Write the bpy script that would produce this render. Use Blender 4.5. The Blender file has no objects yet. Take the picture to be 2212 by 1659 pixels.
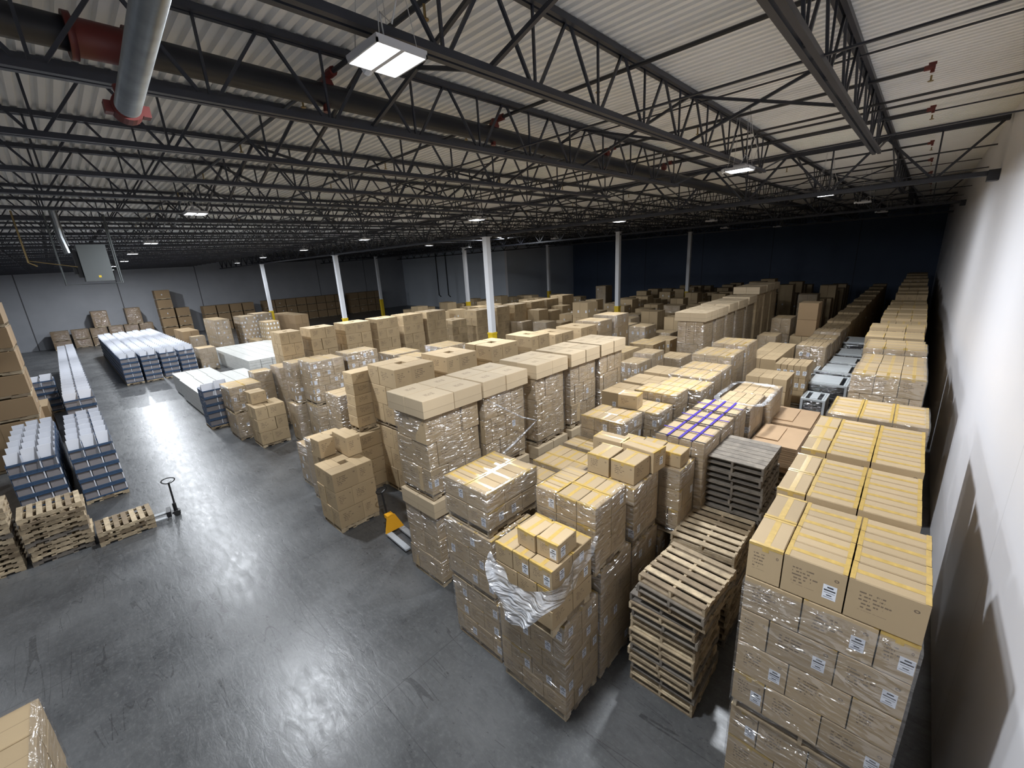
import bpy, math, random, re, os
from mathutils import Matrix, Vector
import numpy as np
random.seed(11)
rnd = random.Random(5)
S = bpy.context.scene
COL = S.collection

# ------------------------------------------------------------------ camera
R = [[0.72915707, 0.14897938, -0.66793346],
     [0.68223391, -0.23487363, 0.69238087],
     [-0.05372948, -0.96054126, -0.27289856]]
FPX, CAMZ = 912.371, 7.0
cam = bpy.data.cameras.new('camera'); co = bpy.data.objects.new('camera', cam); COL.objects.link(co)
cam.sensor_fit = 'HORIZONTAL'; cam.sensor_width = 36.0; cam.lens = FPX * 36.0 / 2212.0
cam.clip_start = 0.05; cam.clip_end = 400
m = Matrix.Identity(4)
for i in range(3):
    m[i][0] = R[i][0]; m[i][1] = -R[i][1]; m[i][2] = -R[i][2]
m[2][3] = CAMZ
co.matrix_world = m
S.camera = co

# ------------------------------------------------------------------ world, view
w = bpy.data.worlds.new('world'); S.world = w; w.use_nodes = True
w.node_tree.nodes['Background'].inputs[0].default_value = (0.25, 0.4, 0.8, 1)
w.node_tree.nodes['Background'].inputs[1].default_value = 0.004
S.view_settings.view_transform = 'Standard'; S.view_settings.look = 'None'
S.view_settings.exposure = 0.0; S.view_settings.gamma = 1.0
S.view_settings.use_curve_mapping = False
cy = S.cycles
cy.adaptive_threshold = 0.02; cy.max_bounces = 6; cy.diffuse_bounces = 4; cy.glossy_bounces = 2; cy.transmission_bounces = 2
cy.transparent_max_bounces = 10; cy.use_denoising = True; cy.caustics_reflective = False
cy.caustics_refractive = False; cy.sample_clamp_indirect = 4.0; cy.sample_clamp_direct = 0
LIGHT_W = 640.0
LCOL = (0.90, 0.945, 1.0)

# ------------------------------------------------------------------ materials
def newmat(name):
    mt = bpy.data.materials.new(name); mt.use_nodes = True
    nt = mt.node_tree; nt.nodes.clear()
    out = nt.nodes.new('ShaderNodeOutputMaterial')
    return mt, nt, out
def N(nt, t, **k):
    n = nt.nodes.new(t)
    for a, b in k.items():
        if a.startswith('_'): setattr(n, a[1:], b)
        else: n.inputs[a.replace('__', ' ')].default_value = b
    return n
def L(nt, a, b): nt.links.new(a, b)
def math_(nt, op, a, b=None, clamp=False):
    n = nt.nodes.new('ShaderNodeMath'); n.operation = op; n.use_clamp = clamp
    for i, v in enumerate((a, b)):
        if v is None: continue
        if isinstance(v, (int, float)): n.inputs[i].default_value = v
        else: nt.links.new(v, n.inputs[i])
    return n.outputs[0]
def mix_(nt, f, a, b):
    n = nt.nodes.new('ShaderNodeMix'); n.data_type = 'RGBA'
    for i, v in ((0, f), (6, a), (7, b)):
        if isinstance(v, (int, float)): n.inputs[i].default_value = v
        elif isinstance(v, tuple): n.inputs[i].default_value = (v[0], v[1], v[2], 1)
        else: nt.links.new(v, n.inputs[i])
    return n.outputs[2]
def simple(name, col, rough=0.6, metal=0.0, noise=0.0, nscale=8.0, bump=0.0, spec=0.5, obj_rand=0.0):
    mt, nt, out = newmat(name)
    b = N(nt, 'ShaderNodeBsdfPrincipled', Roughness=rough, Metallic=metal)
    b.inputs['Specular IOR Level'].default_value = spec
    c = None
    if noise or bump:
        tc = nt.nodes.new('ShaderNodeTexCoord')
        nz = N(nt, 'ShaderNodeTexNoise', Scale=nscale, Detail=4.0); L(nt, tc.outputs['Object'], nz.inputs['Vector'])
        c = mix_(nt, nz.outputs[0], tuple(x * (1 - noise) for x in col), tuple(min(1, x * (1 + noise)) for x in col))
        L(nt, c, b.inputs['Base Color'])
        if bump:
            bp = N(nt, 'ShaderNodeBump', Strength=bump, Distance=0.01); L(nt, nz.outputs[0], bp.inputs['Height'])
            L(nt, bp.outputs[0], b.inputs['Normal'])
    else:
        b.inputs['Base Color'].default_value = (*col, 1)
    L(nt, b.outputs[0], out.inputs[0])
    return mt

def kraft(name, col, printed=False, seam=False, tape=None, lid=False, logo=False):
    """cardboard. UV of every carton face runs 0..1; u along the width, v up (or along the length on the top)"""
    mt, nt, out = newmat(name)
    b = N(nt, 'ShaderNodeBsdfPrincipled', Roughness=0.72)
    b.inputs['Specular IOR Level'].default_value = 0.3
    tc = nt.nodes.new('ShaderNodeTexCoord'); uv = nt.nodes.new('ShaderNodeSeparateXYZ'); L(nt, tc.outputs['UV'], uv.inputs[0])
    u, v = uv.outputs[0], uv.outputs[1]
    geo = nt.nodes.new('ShaderNodeNewGeometry'); oi = nt.nodes.new('ShaderNodeObjectInfo')
    rn = math_(nt, 'FRACT', math_(nt, 'ADD', math_(nt, 'MULTIPLY', geo.outputs['Random Per Island'], 3.7), math_(nt, 'MULTIPLY', oi.outputs['Random'], 5.3)))
    nz = N(nt, 'ShaderNodeTexNoise', Scale=2.2, Detail=3.0); L(nt, geo.outputs['Position'], nz.inputs['Vector'])
    c0 = mix_(nt, rn, tuple(x * 0.86 for x in col), tuple(x * 1.1 for x in col))
    c1 = mix_(nt, math_(nt, 'MULTIPLY', nz.outputs[0], 0.5), c0, tuple(x * 0.8 for x in col))
    cur = c1
    fine = N(nt, 'ShaderNodeTexNoise', Scale=90.0, Detail=2.0); L(nt, geo.outputs['Position'], fine.inputs['Vector'])
    if seam:
        d = math_(nt, 'ABSOLUTE', math_(nt, 'SUBTRACT', u, 0.5))
        s = math_(nt, 'LESS_THAN', d, 0.006)
        cur = mix_(nt, math_(nt, 'MULTIPLY', s, 0.75), cur, tuple(x * 0.35 for x in col))
        if tape:
            t = math_(nt, 'LESS_THAN', d, 0.075)
            cur = mix_(nt, math_(nt, 'MULTIPLY', t, 0.6), cur, tape)
            e = math_(nt, 'GREATER_THAN', math_(nt, 'ABSOLUTE', math_(nt, 'SUBTRACT', v, 0.5)), 0.44)
            e2 = math_(nt, 'MULTIPLY', e, math_(nt, 'GREATER_THAN', math_(nt, 'FRACT', math_(nt, 'MULTIPLY', rn, 7.0)), 0.45))
            cur = mix_(nt, math_(nt, 'MULTIPLY', e2, 0.8), cur, tape)
    if logo:   # a faint print in the middle of the lid
        du = math_(nt, 'LESS_THAN', math_(nt, 'ABSOLUTE', math_(nt, 'SUBTRACT', u, 0.5)), 0.12)
        dv = math_(nt, 'LESS_THAN', math_(nt, 'ABSOLUTE', math_(nt, 'SUBTRACT', v, 0.5)), 0.16)
        pn = N(nt, 'ShaderNodeTexNoise', Scale=26.0, Detail=1.0); L(nt, tc.outputs['UV'], pn.inputs['Vector'])
        p = math_(nt, 'MULTIPLY', math_(nt, 'MULTIPLY', du, dv), math_(nt, 'GREATER_THAN', pn.outputs[0], 0.5))
        cur = mix_(nt, math_(nt, 'MULTIPLY', p, 0.55), cur, (0.16, 0.10, 0.06))
    if lid:
        s = math_(nt, 'LESS_THAN', math_(nt, 'ABSOLUTE', math_(nt, 'SUBTRACT', v, 0.42)), 0.015)
        cur = mix_(nt, math_(nt, 'MULTIPLY', s, 0.5), cur, tuple(x * 0.4 for x in col))
        below = math_(nt, 'LESS_THAN', v, 0.42)
        cur = mix_(nt, math_(nt, 'MULTIPLY', below, 0.35), cur, tuple(x * 0.8 for x in col))
    if printed:
        rows = 11.0
        row = math_(nt, 'FLOOR', math_(nt, 'MULTIPLY', v, rows)); fr = math_(nt, 'FRACT', math_(nt, 'MULTIPLY', v, rows))
        cmb = nt.nodes.new('ShaderNodeCombineXYZ')
        L(nt, math_(nt, 'MULTIPLY', u, 26.0), cmb.inputs[0]); L(nt, math_(nt, 'MULTIPLY', row, 7.3), cmb.inputs[1])
        L(nt, math_(nt, 'MULTIPLY', rn, 3.0), cmb.inputs[2])
        wn = N(nt, 'ShaderNodeTexNoise', Scale=1.0, Detail=2.0); L(nt, cmb.outputs[0], wn.inputs['Vector'])
        word = math_(nt, 'GREATER_THAN', wn.outputs[0], 0.46)
        line = math_(nt, 'LESS_THAN', fr, 0.38)
        # each row has its own length
        ln = nt.nodes.new('ShaderNodeTexWhiteNoise'); ln.noise_dimensions = '1D'; L(nt, row, ln.inputs['W'])
        right = math_(nt, 'LESS_THAN', u, math_(nt, 'ADD', math_(nt, 'MULTIPLY', ln.outputs[0], 0.26), 0.34))
        left = math_(nt, 'GREATER_THAN', u, 0.16)
        up = math_(nt, 'LESS_THAN', v, 0.8); lo = math_(nt, 'GREATER_THAN', v, 0.3)
        blk = math_(nt, 'MULTIPLY', math_(nt, 'MULTIPLY', right, left), math_(nt, 'MULTIPLY', up, lo))
        ink = math_(nt, 'MULTIPLY', math_(nt, 'MULTIPLY', word, line), blk)
        # the recycling ring near the corner
        dx = math_(nt, 'SUBTRACT', u, 0.86); dy = math_(nt, 'SUBTRACT', v, 0.76)
        rr = math_(nt, 'SQRT', math_(nt, 'ADD', math_(nt, 'MULTIPLY', dx, dx), math_(nt, 'MULTIPLY', dy, dy)))
        ring = math_(nt, 'LESS_THAN', math_(nt, 'ABSOLUTE', math_(nt, 'SUBTRACT', rr, 0.028)), 0.010)
        ink = math_(nt, 'MAXIMUM', ink, ring)
        cur = mix_(nt, math_(nt, 'MULTIPLY', ink, 0.72), cur, (0.07, 0.05, 0.045))
    L(nt, cur, b.inputs['Base Color'])
    bp = N(nt, 'ShaderNodeBump', Strength=0.12, Distance=0.004); L(nt, fine.outputs[0], bp.inputs['Height']); L(nt, bp.outputs[0], b.inputs['Normal'])
    L(nt, b.outputs[0], out.inputs[0])
    return mt

K = (0.475, 0.355, 0.21)
KL = (0.53, 0.42, 0.28)
KD = (0.33, 0.225, 0.125)
YT = (0.55, 0.375, 0.115)
M = {}
M['side'] = kraft('kraft_side_printed', K, printed=True)
M['plainside'] = kraft('kraft_side', K)
M['top'] = kraft('kraft_top', K, seam=True)
M['toptape'] = kraft('kraft_top_taped', K, seam=True, tape=YT)
M['lidtop'] = kraft('lid_top', KL, logo=True)
M['lidside'] = kraft('lid_side', KL, lid=True)
M['bulk'] = kraft('bulk_side', KD)
M['bulktop'] = kraft('bulk_top', (0.4, 0.29, 0.17))
M['tape'] = simple('yellow_tape', YT, rough=0.22, spec=0.7, noise=0.25, nscale=20)
M['ptape'] = simple('purple_strap', (0.075, 0.045, 0.36), rough=0.35)
M['label'] = simple('label_paper', (0.80, 0.82, 0.86), rough=0.5)
M['ink'] = simple('label_ink', (0.03, 0.03, 0.035), rough=0.6)
M['steel'] = simple('joist_paint', (0.028, 0.031, 0.042), rough=0.45, spec=0.5, noise=0.3, nscale=3)
M['pipe'] = simple('black_pipe', (0.02, 0.022, 0.028), rough=0.4, spec=0.5)
M['galv'] = simple('galvanised_pipe', (0.33, 0.35, 0.36), rough=0.38, metal=0.85, noise=0.35, nscale=7)
M['red'] = simple('red_fitting', (0.13, 0.022, 0.018), rough=0.5)
M['brass'] = simple('sprinkler_brass', (0.3, 0.22, 0.1), rough=0.4, metal=0.8)
M['colwhite'] = simple('column_white', (0.72, 0.74, 0.78), rough=0.5)
M['colyellow'] = simple('column_yellow', (0.72, 0.50, 0.02), rough=0.5)
M['housing'] = simple('fixture_housing', (0.6, 0.6, 0.62), rough=0.4)
M['greybox'] = simple('heater_casing', (0.10, 0.11, 0.11), rough=0.4, metal=0.3)
M['jackblack'] = simple('jack_black', (0.012, 0.012, 0.014), rough=0.4)
M['jackyellow'] = simple('jack_yellow', (0.75, 0.36, 0.015), rough=0.4)
M['jackfork'] = simple('jack_fork_grey', (0.36, 0.38, 0.40), rough=0.4)
M['rubber'] = simple('wheel_rubber', (0.02, 0.02, 0.02), rough=0.7)
M['traywhite'] = simple('tray_liner_white', (0.78, 0.80, 0.86), rough=0.55)
def tray_print():
    mt, nt, out = newmat('tray_blue_print'); b = N(nt, 'ShaderNodeBsdfPrincipled', Roughness=0.5)
    geo = nt.nodes.new('ShaderNodeNewGeometry'); nz = N(nt, 'ShaderNodeTexNoise', Scale=11.0, Detail=3.0); L(nt, geo.outputs['Position'], nz.inputs['Vector'])
    n2 = N(nt, 'ShaderNodeTexNoise', Scale=3.0, Detail=2.0); L(nt, geo.outputs['Position'], n2.inputs['Vector'])
    c = mix_(nt, n2.outputs[0], (0.035, 0.07, 0.16), (0.09, 0.13, 0.20))
    c = mix_(nt, math_(nt, 'GREATER_THAN', nz.outputs[0], 0.6), c, (0.42, 0.40, 0.40))
    c = mix_(nt, math_(nt, 'LESS_THAN', nz.outputs[0], 0.37), c, (0.03, 0.025, 0.03))
    L(nt, c, b.inputs['Base Color']); L(nt, b.outputs[0], out.inputs[0]); return mt
M['trayblue'] = simple('tray_rim_blue', (0.042, 0.082, 0.155), rough=0.5, noise=0.35, nscale=14)
M['trayprint'] = tray_print()
M['trayliner'] = simple('tray_liner_grey', (0.42, 0.42, 0.44), rough=0.6)  # shade on the white liner gussets, put into a grey colour
M['traygrey'] = simple('tray_grey_board', (0.20, 0.185, 0.19), rough=0.7)
M['panelwhite'] = simple('wrapped_white_panel', (0.60, 0.60, 0.57), rough=0.35, noise=0.22, nscale=5)
M['acwhite'] = simple('appliance_white', (0.70, 0.75, 0.78), rough=0.25)
M['acdark'] = simple('appliance_dark', (0.02, 0.022, 0.026), rough=0.12, spec=0.8)
M['sheet'] = simple('cardboard_sheet', (0.43, 0.29, 0.17), rough=0.8, noise=0.12, nscale=2)
M['cable'] = simple('cable_white', (0.5, 0.5, 0.5), rough=0.5)
M['exit'] = None

def wood(name, a, bcol):
    mt, nt, out = newmat(name)
    b = N(nt, 'ShaderNodeBsdfPrincipled', Roughness=0.8)
    geo = nt.nodes.new('ShaderNodeNewGeometry'); oi = nt.nodes.new('ShaderNodeObjectInfo')
    rn = math_(nt, 'FRACT', math_(nt, 'ADD', math_(nt, 'MULTIPLY', geo.outputs['Random Per Island'], 3.1), math_(nt, 'MULTIPLY', oi.outputs['Random'], 4.7)))
    nz = N(nt, 'ShaderNodeTexNoise', Scale=6.0, Detail=6.0, Roughness=0.65); L(nt, geo.outputs['Position'], nz.inputs['Vector'])
    c = mix_(nt, math_(nt, 'POWER', rn, 0.8), a, bcol)
    r = nt.nodes.new('ShaderNodeMapRange'); r.inputs[1].default_value = 0.35; r.inputs[2].default_value = 0.7; L(nt, nz.outputs[0], r.inputs[0])
    c = mix_(nt, math_(nt, 'MULTIPLY', r.outputs[0], 0.55), c, tuple(x * 0.42 for x in a))
    L(nt, c, b.inputs['Base Color'])
    bp = N(nt, 'ShaderNodeBump', Strength=0.3, Distance=0.006); L(nt, nz.outputs[0], bp.inputs['Height']); L(nt, bp.outputs[0], b.inputs['Normal'])
    L(nt, b.outputs[0], out.inputs[0]); return mt
M['wood'] = wood('pallet_wood', (0.22, 0.16, 0.10), (0.66, 0.53, 0.35))
M['oldwood'] = wood('weathered_wood', (0.15, 0.13, 0.11), (0.30, 0.26, 0.21))

def floor_mat():
    mt, nt, out = newmat('polished_concrete')
    b = N(nt, 'ShaderNodeBsdfPrincipled')
    geo = nt.nodes.new('ShaderNodeNewGeometry'); P = geo.outputs['Position']
    n1 = N(nt, 'ShaderNodeTexNoise', Scale=0.55, Detail=7.0, Roughness=0.6); L(nt, P, n1.inputs['Vector'])
    mp = nt.nodes.new('ShaderNodeMapping'); mp.inputs['Rotation'].default_value = (0, 0, 0.35); mp.inputs['Scale'].default_value = (0.7, 2.2, 1); L(nt, P, mp.inputs[0])
    n2 = N(nt, 'ShaderNodeTexNoise', Scale=3.0, Detail=6.0, Roughness=0.7, Distortion=0.6); L(nt, mp.outputs[0], n2.inputs['Vector'])
    n3 = N(nt, 'ShaderNodeTexNoise', Scale=14.0, Detail=5.0, Roughness=0.75); L(nt, P, n3.inputs['Vector'])
    mr = nt.nodes.new('ShaderNodeMapRange'); mr.inputs[1].default_value = 0.34; mr.inputs[2].default_value = 0.66; L(nt, n1.outputs[0], mr.inputs[0])
    c = mix_(nt, mr.outputs[0], (0.048, 0.050, 0.053), (0.125, 0.128, 0.130))
    mr2 = nt.nodes.new('ShaderNodeMapRange'); mr2.inputs[1].default_value = 0.52; mr2.inputs[2].default_value = 0.70; L(nt, n2.outputs[0], mr2.inputs[0])
    c = mix_(nt, math_(nt, 'MULTIPLY', mr2.outputs[0], 0.45), c, (0.045, 0.045, 0.047))
    # thin tyre and drag scratches
    for ang, sc_, th in ((0.5, 1.1, .012), (-0.35, .8, .010), (1.3, .6, .009)):
        m2 = nt.nodes.new('ShaderNodeMapping'); m2.inputs['Rotation'].default_value = (0, 0, ang); m2.inputs['Scale'].default_value = (0.12 * sc_, 1.3 * sc_, 1); L(nt, P, m2.inputs[0])
        ns = N(nt, 'ShaderNodeTexNoise', Scale=1.6, Detail=1.0); L(nt, m2.outputs[0], ns.inputs['Vector'])
        ln_ = math_(nt, 'LESS_THAN', math_(nt, 'ABSOLUTE', math_(nt, 'SUBTRACT', ns.outputs[0], 0.5)), th * .25)
        nm = N(nt, 'ShaderNodeTexNoise', Scale=.8, Detail=3.0); L(nt, P, nm.inputs['Vector'])
        c = mix_(nt, math_(nt, 'MULTIPLY', math_(nt, 'MULTIPLY', ln_, math_(nt, 'GREATER_THAN', nm.outputs[0], .52)), .6), c, (0.03, 0.03, 0.032))
    mr3 = nt.nodes.new('ShaderNodeMapRange'); mr3.inputs[1].default_value = 0.5; mr3.inputs[2].default_value = 0.72; L(nt, n3.outputs[0], mr3.inputs[0])
    c = mix_(nt, math_(nt, 'MULTIPLY', mr3.outputs[0], 0.4), c, (0.19, 0.195, 0.19))
    # saw-cut joints
    sp = nt.nodes.new('ShaderNodeSeparateXYZ'); L(nt, P, sp.inputs[0])
    def joint(axis, off, pitch, wdt):
        t = math_(nt, 'FRACT', math_(nt, 'ADD', math_(nt, 'DIVIDE', math_(nt, 'SUBTRACT', axis, off), pitch), 100.5))
        return math_(nt, 'LESS_THAN', math_(nt, 'ABSOLUTE', math_(nt, 'SUBTRACT', t, 0.5)), wdt / pitch)
    j = math_(nt, 'MAXIMUM', joint(sp.outputs[0], -5.62, 4.88, 0.007), joint(sp.outputs[1], 2.2, 5.03, 0.007))
    c = mix_(nt, math_(nt, 'MULTIPLY', j, 0.8), c, (0.04, 0.04, 0.042))
    L(nt, c, b.inputs['Base Color'])
    r = math_(nt, 'ADD', math_(nt, 'MULTIPLY', n2.outputs[0], 0.34), math_(nt, 'MULTIPLY', n3.outputs[0], 0.22))
    L(nt, math_(nt, 'ADD', r, 0.055), b.inputs['Roughness'])
    b.inputs['Specular IOR Level'].default_value = 0.68
    hb = math_(nt, 'ADD', math_(nt, 'MULTIPLY', n2.outputs[0], 0.85), math_(nt, 'MULTIPLY', n3.outputs[0], 0.15))
    bp = N(nt, 'ShaderNodeBump', Strength=0.24, Distance=0.02); L(nt, hb, bp.inputs['Height']); L(nt, bp.outputs[0], b.inputs['Normal'])
    L(nt, b.outputs[0], out.inputs[0]); return mt
M['floor'] = floor_mat()
def wall_mat(name, a, b2, rough=0.5, panel=None, axis=0, sc=0.5):
    mt, nt, out = newmat(name)
    b = N(nt, 'ShaderNodeBsdfPrincipled', Roughness=rough)
    geo = nt.nodes.new('ShaderNodeNewGeometry'); P = geo.outputs['Position']
    n1 = N(nt, 'ShaderNodeTexNoise', Scale=sc, Detail=6.0, Roughness=0.6); L(nt, P, n1.inputs['Vector'])
    c = mix_(nt, n1.outputs[0], a, b2)
    if panel:
        sp = nt.nodes.new('ShaderNodeSeparateXYZ'); L(nt, P, sp.inputs[0])
        t = math_(nt, 'FRACT', math_(nt, 'ADD', math_(nt, 'DIVIDE', math_(nt, 'SUBTRACT', sp.outputs[axis], panel[0]), panel[1]), 100.5))
        j = math_(nt, 'LESS_THAN', math_(nt, 'ABSOLUTE', math_(nt, 'SUBTRACT', t, 0.5)), panel[2] / panel[1])
        c = mix_(nt, math_(nt, 'MULTIPLY', j, panel[3]), c, panel[4])
    L(nt, c, b.inputs['Base Color'])
    L(nt, b.outputs[0], out.inputs[0]); return mt
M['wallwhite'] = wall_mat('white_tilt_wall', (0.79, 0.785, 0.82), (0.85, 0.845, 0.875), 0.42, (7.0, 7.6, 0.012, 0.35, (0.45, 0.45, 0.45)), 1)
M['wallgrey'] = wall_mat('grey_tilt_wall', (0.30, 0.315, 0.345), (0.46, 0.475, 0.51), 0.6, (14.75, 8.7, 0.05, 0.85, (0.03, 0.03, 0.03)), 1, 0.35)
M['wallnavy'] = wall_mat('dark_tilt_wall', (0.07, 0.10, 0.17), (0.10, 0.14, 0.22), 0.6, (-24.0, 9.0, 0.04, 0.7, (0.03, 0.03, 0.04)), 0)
M['wallinner'] = wall_mat('pale_inner_wall', (0.76, 0.83, 0.92), (0.82, 0.88, 0.96), 0.6)
M['deck'] = simple('roof_deck_white', (0.90, 0.90, 0.89), rough=0.55, noise=0.06, nscale=1.5)

def emis(name, col, s):
    mt, nt, out = newmat(name); e = N(nt, 'ShaderNodeEmission', Strength=s); e.inputs[0].default_value = (*col, 1)
    L(nt, e.outputs[0], out.inputs[0]); return mt
M['lens'] = emis('led_lens_lit', LCOL, 14.0)
M['lensoff'] = simple('led_lens_unlit', (0.5, 0.52, 0.55), rough=0.3)
M['exit'] = emis('exit_sign_red', (1.0, 0.05, 0.03), 3.0)

def film_mat(name, amt, bumps=0.7, tint=(0.82, 0.84, 0.88)):
    mt, nt, out = newmat(name)
    geo = nt.nodes.new('ShaderNodeNewGeometry')
    mp = nt.nodes.new('ShaderNodeMapping'); mp.inputs['Scale'].default_value = (0.7, 0.7, 2.4); L(nt, geo.outputs['Position'], mp.inputs[0])
    nz = N(nt, 'ShaderNodeTexNoise', Scale=3.6, Detail=1.6, Roughness=0.45, Distortion=1.3); L(nt, mp.outputs[0], nz.inputs['Vector'])
    n2 = N(nt, 'ShaderNodeTexNoise', Scale=1.1, Detail=2.0, Distortion=0.5); L(nt, geo.outputs['Position'], n2.inputs['Vector'])
    tr = nt.nodes.new('ShaderNodeBsdfTransparent'); tr.inputs[0].default_value = (0.93, 0.93, 0.94, 1)
    pb = N(nt, 'ShaderNodeBsdfPrincipled', Roughness=0.16); pb.inputs['Base Color'].default_value = (*tint, 1); pb.inputs['Specular IOR Level'].default_value = 1.0
    bp = N(nt, 'ShaderNodeBump', Strength=bumps, Distance=0.14); L(nt, nz.outputs[0], bp.inputs['Height']); L(nt, bp.outputs[0], pb.inputs['Normal'])
    gl = N(nt, 'ShaderNodeBsdfGlossy', Roughness=0.15); gl.inputs[0].default_value = (1, 1, 1, 1); L(nt, bp.outputs[0], gl.inputs['Normal'])
    mr = nt.nodes.new('ShaderNodeMapRange'); mr.inputs[1].default_value = 0.42; mr.inputs[2].default_value = 0.72
    mr.inputs[3].default_value = amt * 0.4; mr.inputs[4].default_value = amt * 2.0; L(nt, n2.outputs[0], mr.inputs[0])
    mx = nt.nodes.new('ShaderNodeMixShader'); L(nt, mr.outputs[0], mx.inputs[0]); L(nt, tr.outputs[0], mx.inputs[1]); L(nt, pb.outputs[0], mx.inputs[2])
    mx2 = nt.nodes.new('ShaderNodeMixShader'); mx2.inputs[0].default_value = 0.12; L(nt, mx.outputs[0], mx2.inputs[1]); L(nt, gl.outputs[0], mx2.inputs[2])
    L(nt, mx2.outputs[0], out.inputs[0]); return mt
M['film'] = film_mat('stretch_film', 0.045, 1.0)
M['filmthick'] = film_mat('loose_film', 0.36, 1.0)

# ------------------------------------------------------------------ mesh helpers
class MB:
    def __init__(s): s.v = []; s.f = []; s.m = []; s.uv = []
    def quad(s, a, b, c, d, mi=0, uv=((0, 0), (1, 0), (1, 1), (0, 1))):
        i = len(s.v); s.v += [a, b, c, d]; s.f.append((i, i + 1, i + 2, i + 3)); s.m.append(mi); s.uv += list(uv)
    def hexa(s, p, mi=0, top=None, rot=False):
        """p: 8 corners, bottom ccw then top ccw"""
        i = len(s.v); s.v += p
        T = mi if top is None else top
        U = ((0, 0), (1, 0), (1, 1), (0, 1))
        UT = ((0, 0), (1, 0), (1, 1), (0, 1)) if not rot else ((0, 0), (0, 1), (1, 1), (1, 0))
        for q, mm, uu in (((3, 2, 1, 0), T, UT), ((4, 5, 6, 7), T, UT), ((0, 1, 5, 4), mi, U), ((1, 2, 6, 5), mi, U), ((2, 3, 7, 6), mi, U), ((3, 0, 4, 7), mi, U)):
            s.f.append(tuple(i + k for k in q)); s.m.append(mm); s.uv += list(uu)
    def box(s, x0, y0, z0, x1, y1, z1, mi=0, top=None, rot=False):
        s.hexa([(x0, y0, z0), (x1, y0, z0), (x1, y1, z0), (x0, y1, z0), (x0, y0, z1), (x1, y0, z1), (x1, y1, z1), (x0, y1, z1)], mi, top, rot)
    def rbox(s, cx, cy, dx, dy, z0, z1, ang, mi=0, top=None, rot=False):
        c, n = math.cos(ang), math.sin(ang)
        pts = [(cx + c * a - n * b, cy + n * a + c * b) for a, b in ((-dx / 2, -dy / 2), (dx / 2, -dy / 2), (dx / 2, dy / 2), (-dx / 2, dy / 2))]
        s.hexa([(p[0], p[1], z0) for p in pts] + [(p[0], p[1], z1) for p in pts], mi, top, rot)
    def bar(s, p, q, wx, wz, mi=0):
        """rectangular bar from p to q"""
        p, q = Vector(p), Vector(q); d = (q - p).normalized()
        up = Vector((0, 0, 1)) if abs(d.z) < 0.95 else Vector((1, 0, 0))
        a = d.cross(up).normalized() * (wx / 2); b = a.cross(d).normalized() * (wz / 2)
        c = [p - a - b, p + a - b, q + a - b, q - a - b, p - a + b, p + a + b, q + a + b, q - a + b]
        s.hexa([tuple(x) for x in c], mi)
    def tube(s, pts, r, n=8, mi=0, cap=True):
        pts = [Vector(p) for p in pts]; base = len(s.v); prev = None
        for k, p in enumerate(pts):
            d = (pts[min(k + 1, len(pts) - 1)] - pts[max(k - 1, 0)]).normalized()
            if prev is None:
                up = Vector((0, 0, 1)) if abs(d.z) < 0.9 else Vector((1, 0, 0)); a = d.cross(up).normalized()
            else:
                a = (prev - d * prev.dot(d)).normalized()
            prev = a; b = d.cross(a)
            rr = r[k] if isinstance(r, (list, tuple)) else r
            for j in range(n):
                t = 2 * math.pi * j / n; s.v.append(tuple(p + a * (math.cos(t) * rr) + b * (math.sin(t) * rr)))
        for k in range(len(pts) - 1):
            for j in range(n):
                j2 = (j + 1) % n
                s.f.append((base + k * n + j, base + k * n + j2, base + (k + 1) * n + j2, base + (k + 1) * n + j)); s.m.append(mi)
                s.uv += [(0, 0), (1, 0), (1, 1), (0, 1)]
        if cap:
            s.f.append(tuple(base + j for j in range(n))); s.m.append(mi); s.uv += [(0, 0)] * n
            e = base + (len(pts) - 1) * n
            s.f.append(tuple(e + n - 1 - j for j in range(n))); s.m.append(mi); s.uv += [(0, 0)] * n
    def mesh(s, name, mats):
        me = bpy.data.meshes.new(name); me.from_pydata(s.v, [], s.f)
        for x in mats: me.materials.append(M[x] if isinstance(x, str) else x)
        me.polygons.foreach_set('material_index', s.m)
        ul = me.uv_layers.new(name='UVMap')
        ul.data.foreach_set('uv', np.array(s.uv, dtype=np.float32).ravel())
        me.update(); return me
def link(name, me, parent=None, loc=(0, 0, 0), rz=0):
    o = bpy.data.objects.new(name, me); COL.objects.link(o); o.parent = parent
    o.location = loc; o.rotation_euler = (0, 0, rz); return o
def empty(name, loc=(0, 0, 0), rz=0): return link(name, None, None, loc, rz)
def tag(o, label, cat, group=None, kind=None):
    if label: o['label'] = label
    if cat: o['category'] = cat
    if group: o['group'] = group
    if kind: o['kind'] = kind
    return o
def smooth(o, ang=None):
    for p in o.data.polygons: p.use_smooth = True
ORD = ['first', 'second', 'third', 'fourth', 'fifth', 'sixth', 'seventh', 'eighth', 'ninth', 'tenth', 'eleventh', 'twelfth', 'thirteenth', 'fourteenth', 'fifteenth', 'sixteenth', 'seventeenth', 'eighteenth', 'nineteenth', 'twentieth']
TENS = {20: 'twenty', 30: 'thirty', 40: 'forty', 50: 'fifty', 60: 'sixty', 70: 'seventy', 80: 'eighty', 90: 'ninety'}
def ordn(i):
    if i < 20: return ORD[i]
    t = (i // 10) * 10
    if i + 1 == t + 10 or i % 10 == 9: return TENS[t + 10][:-1] + 'ieth'
    return TENS[t] + '-' + ORD[i % 10]

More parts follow.
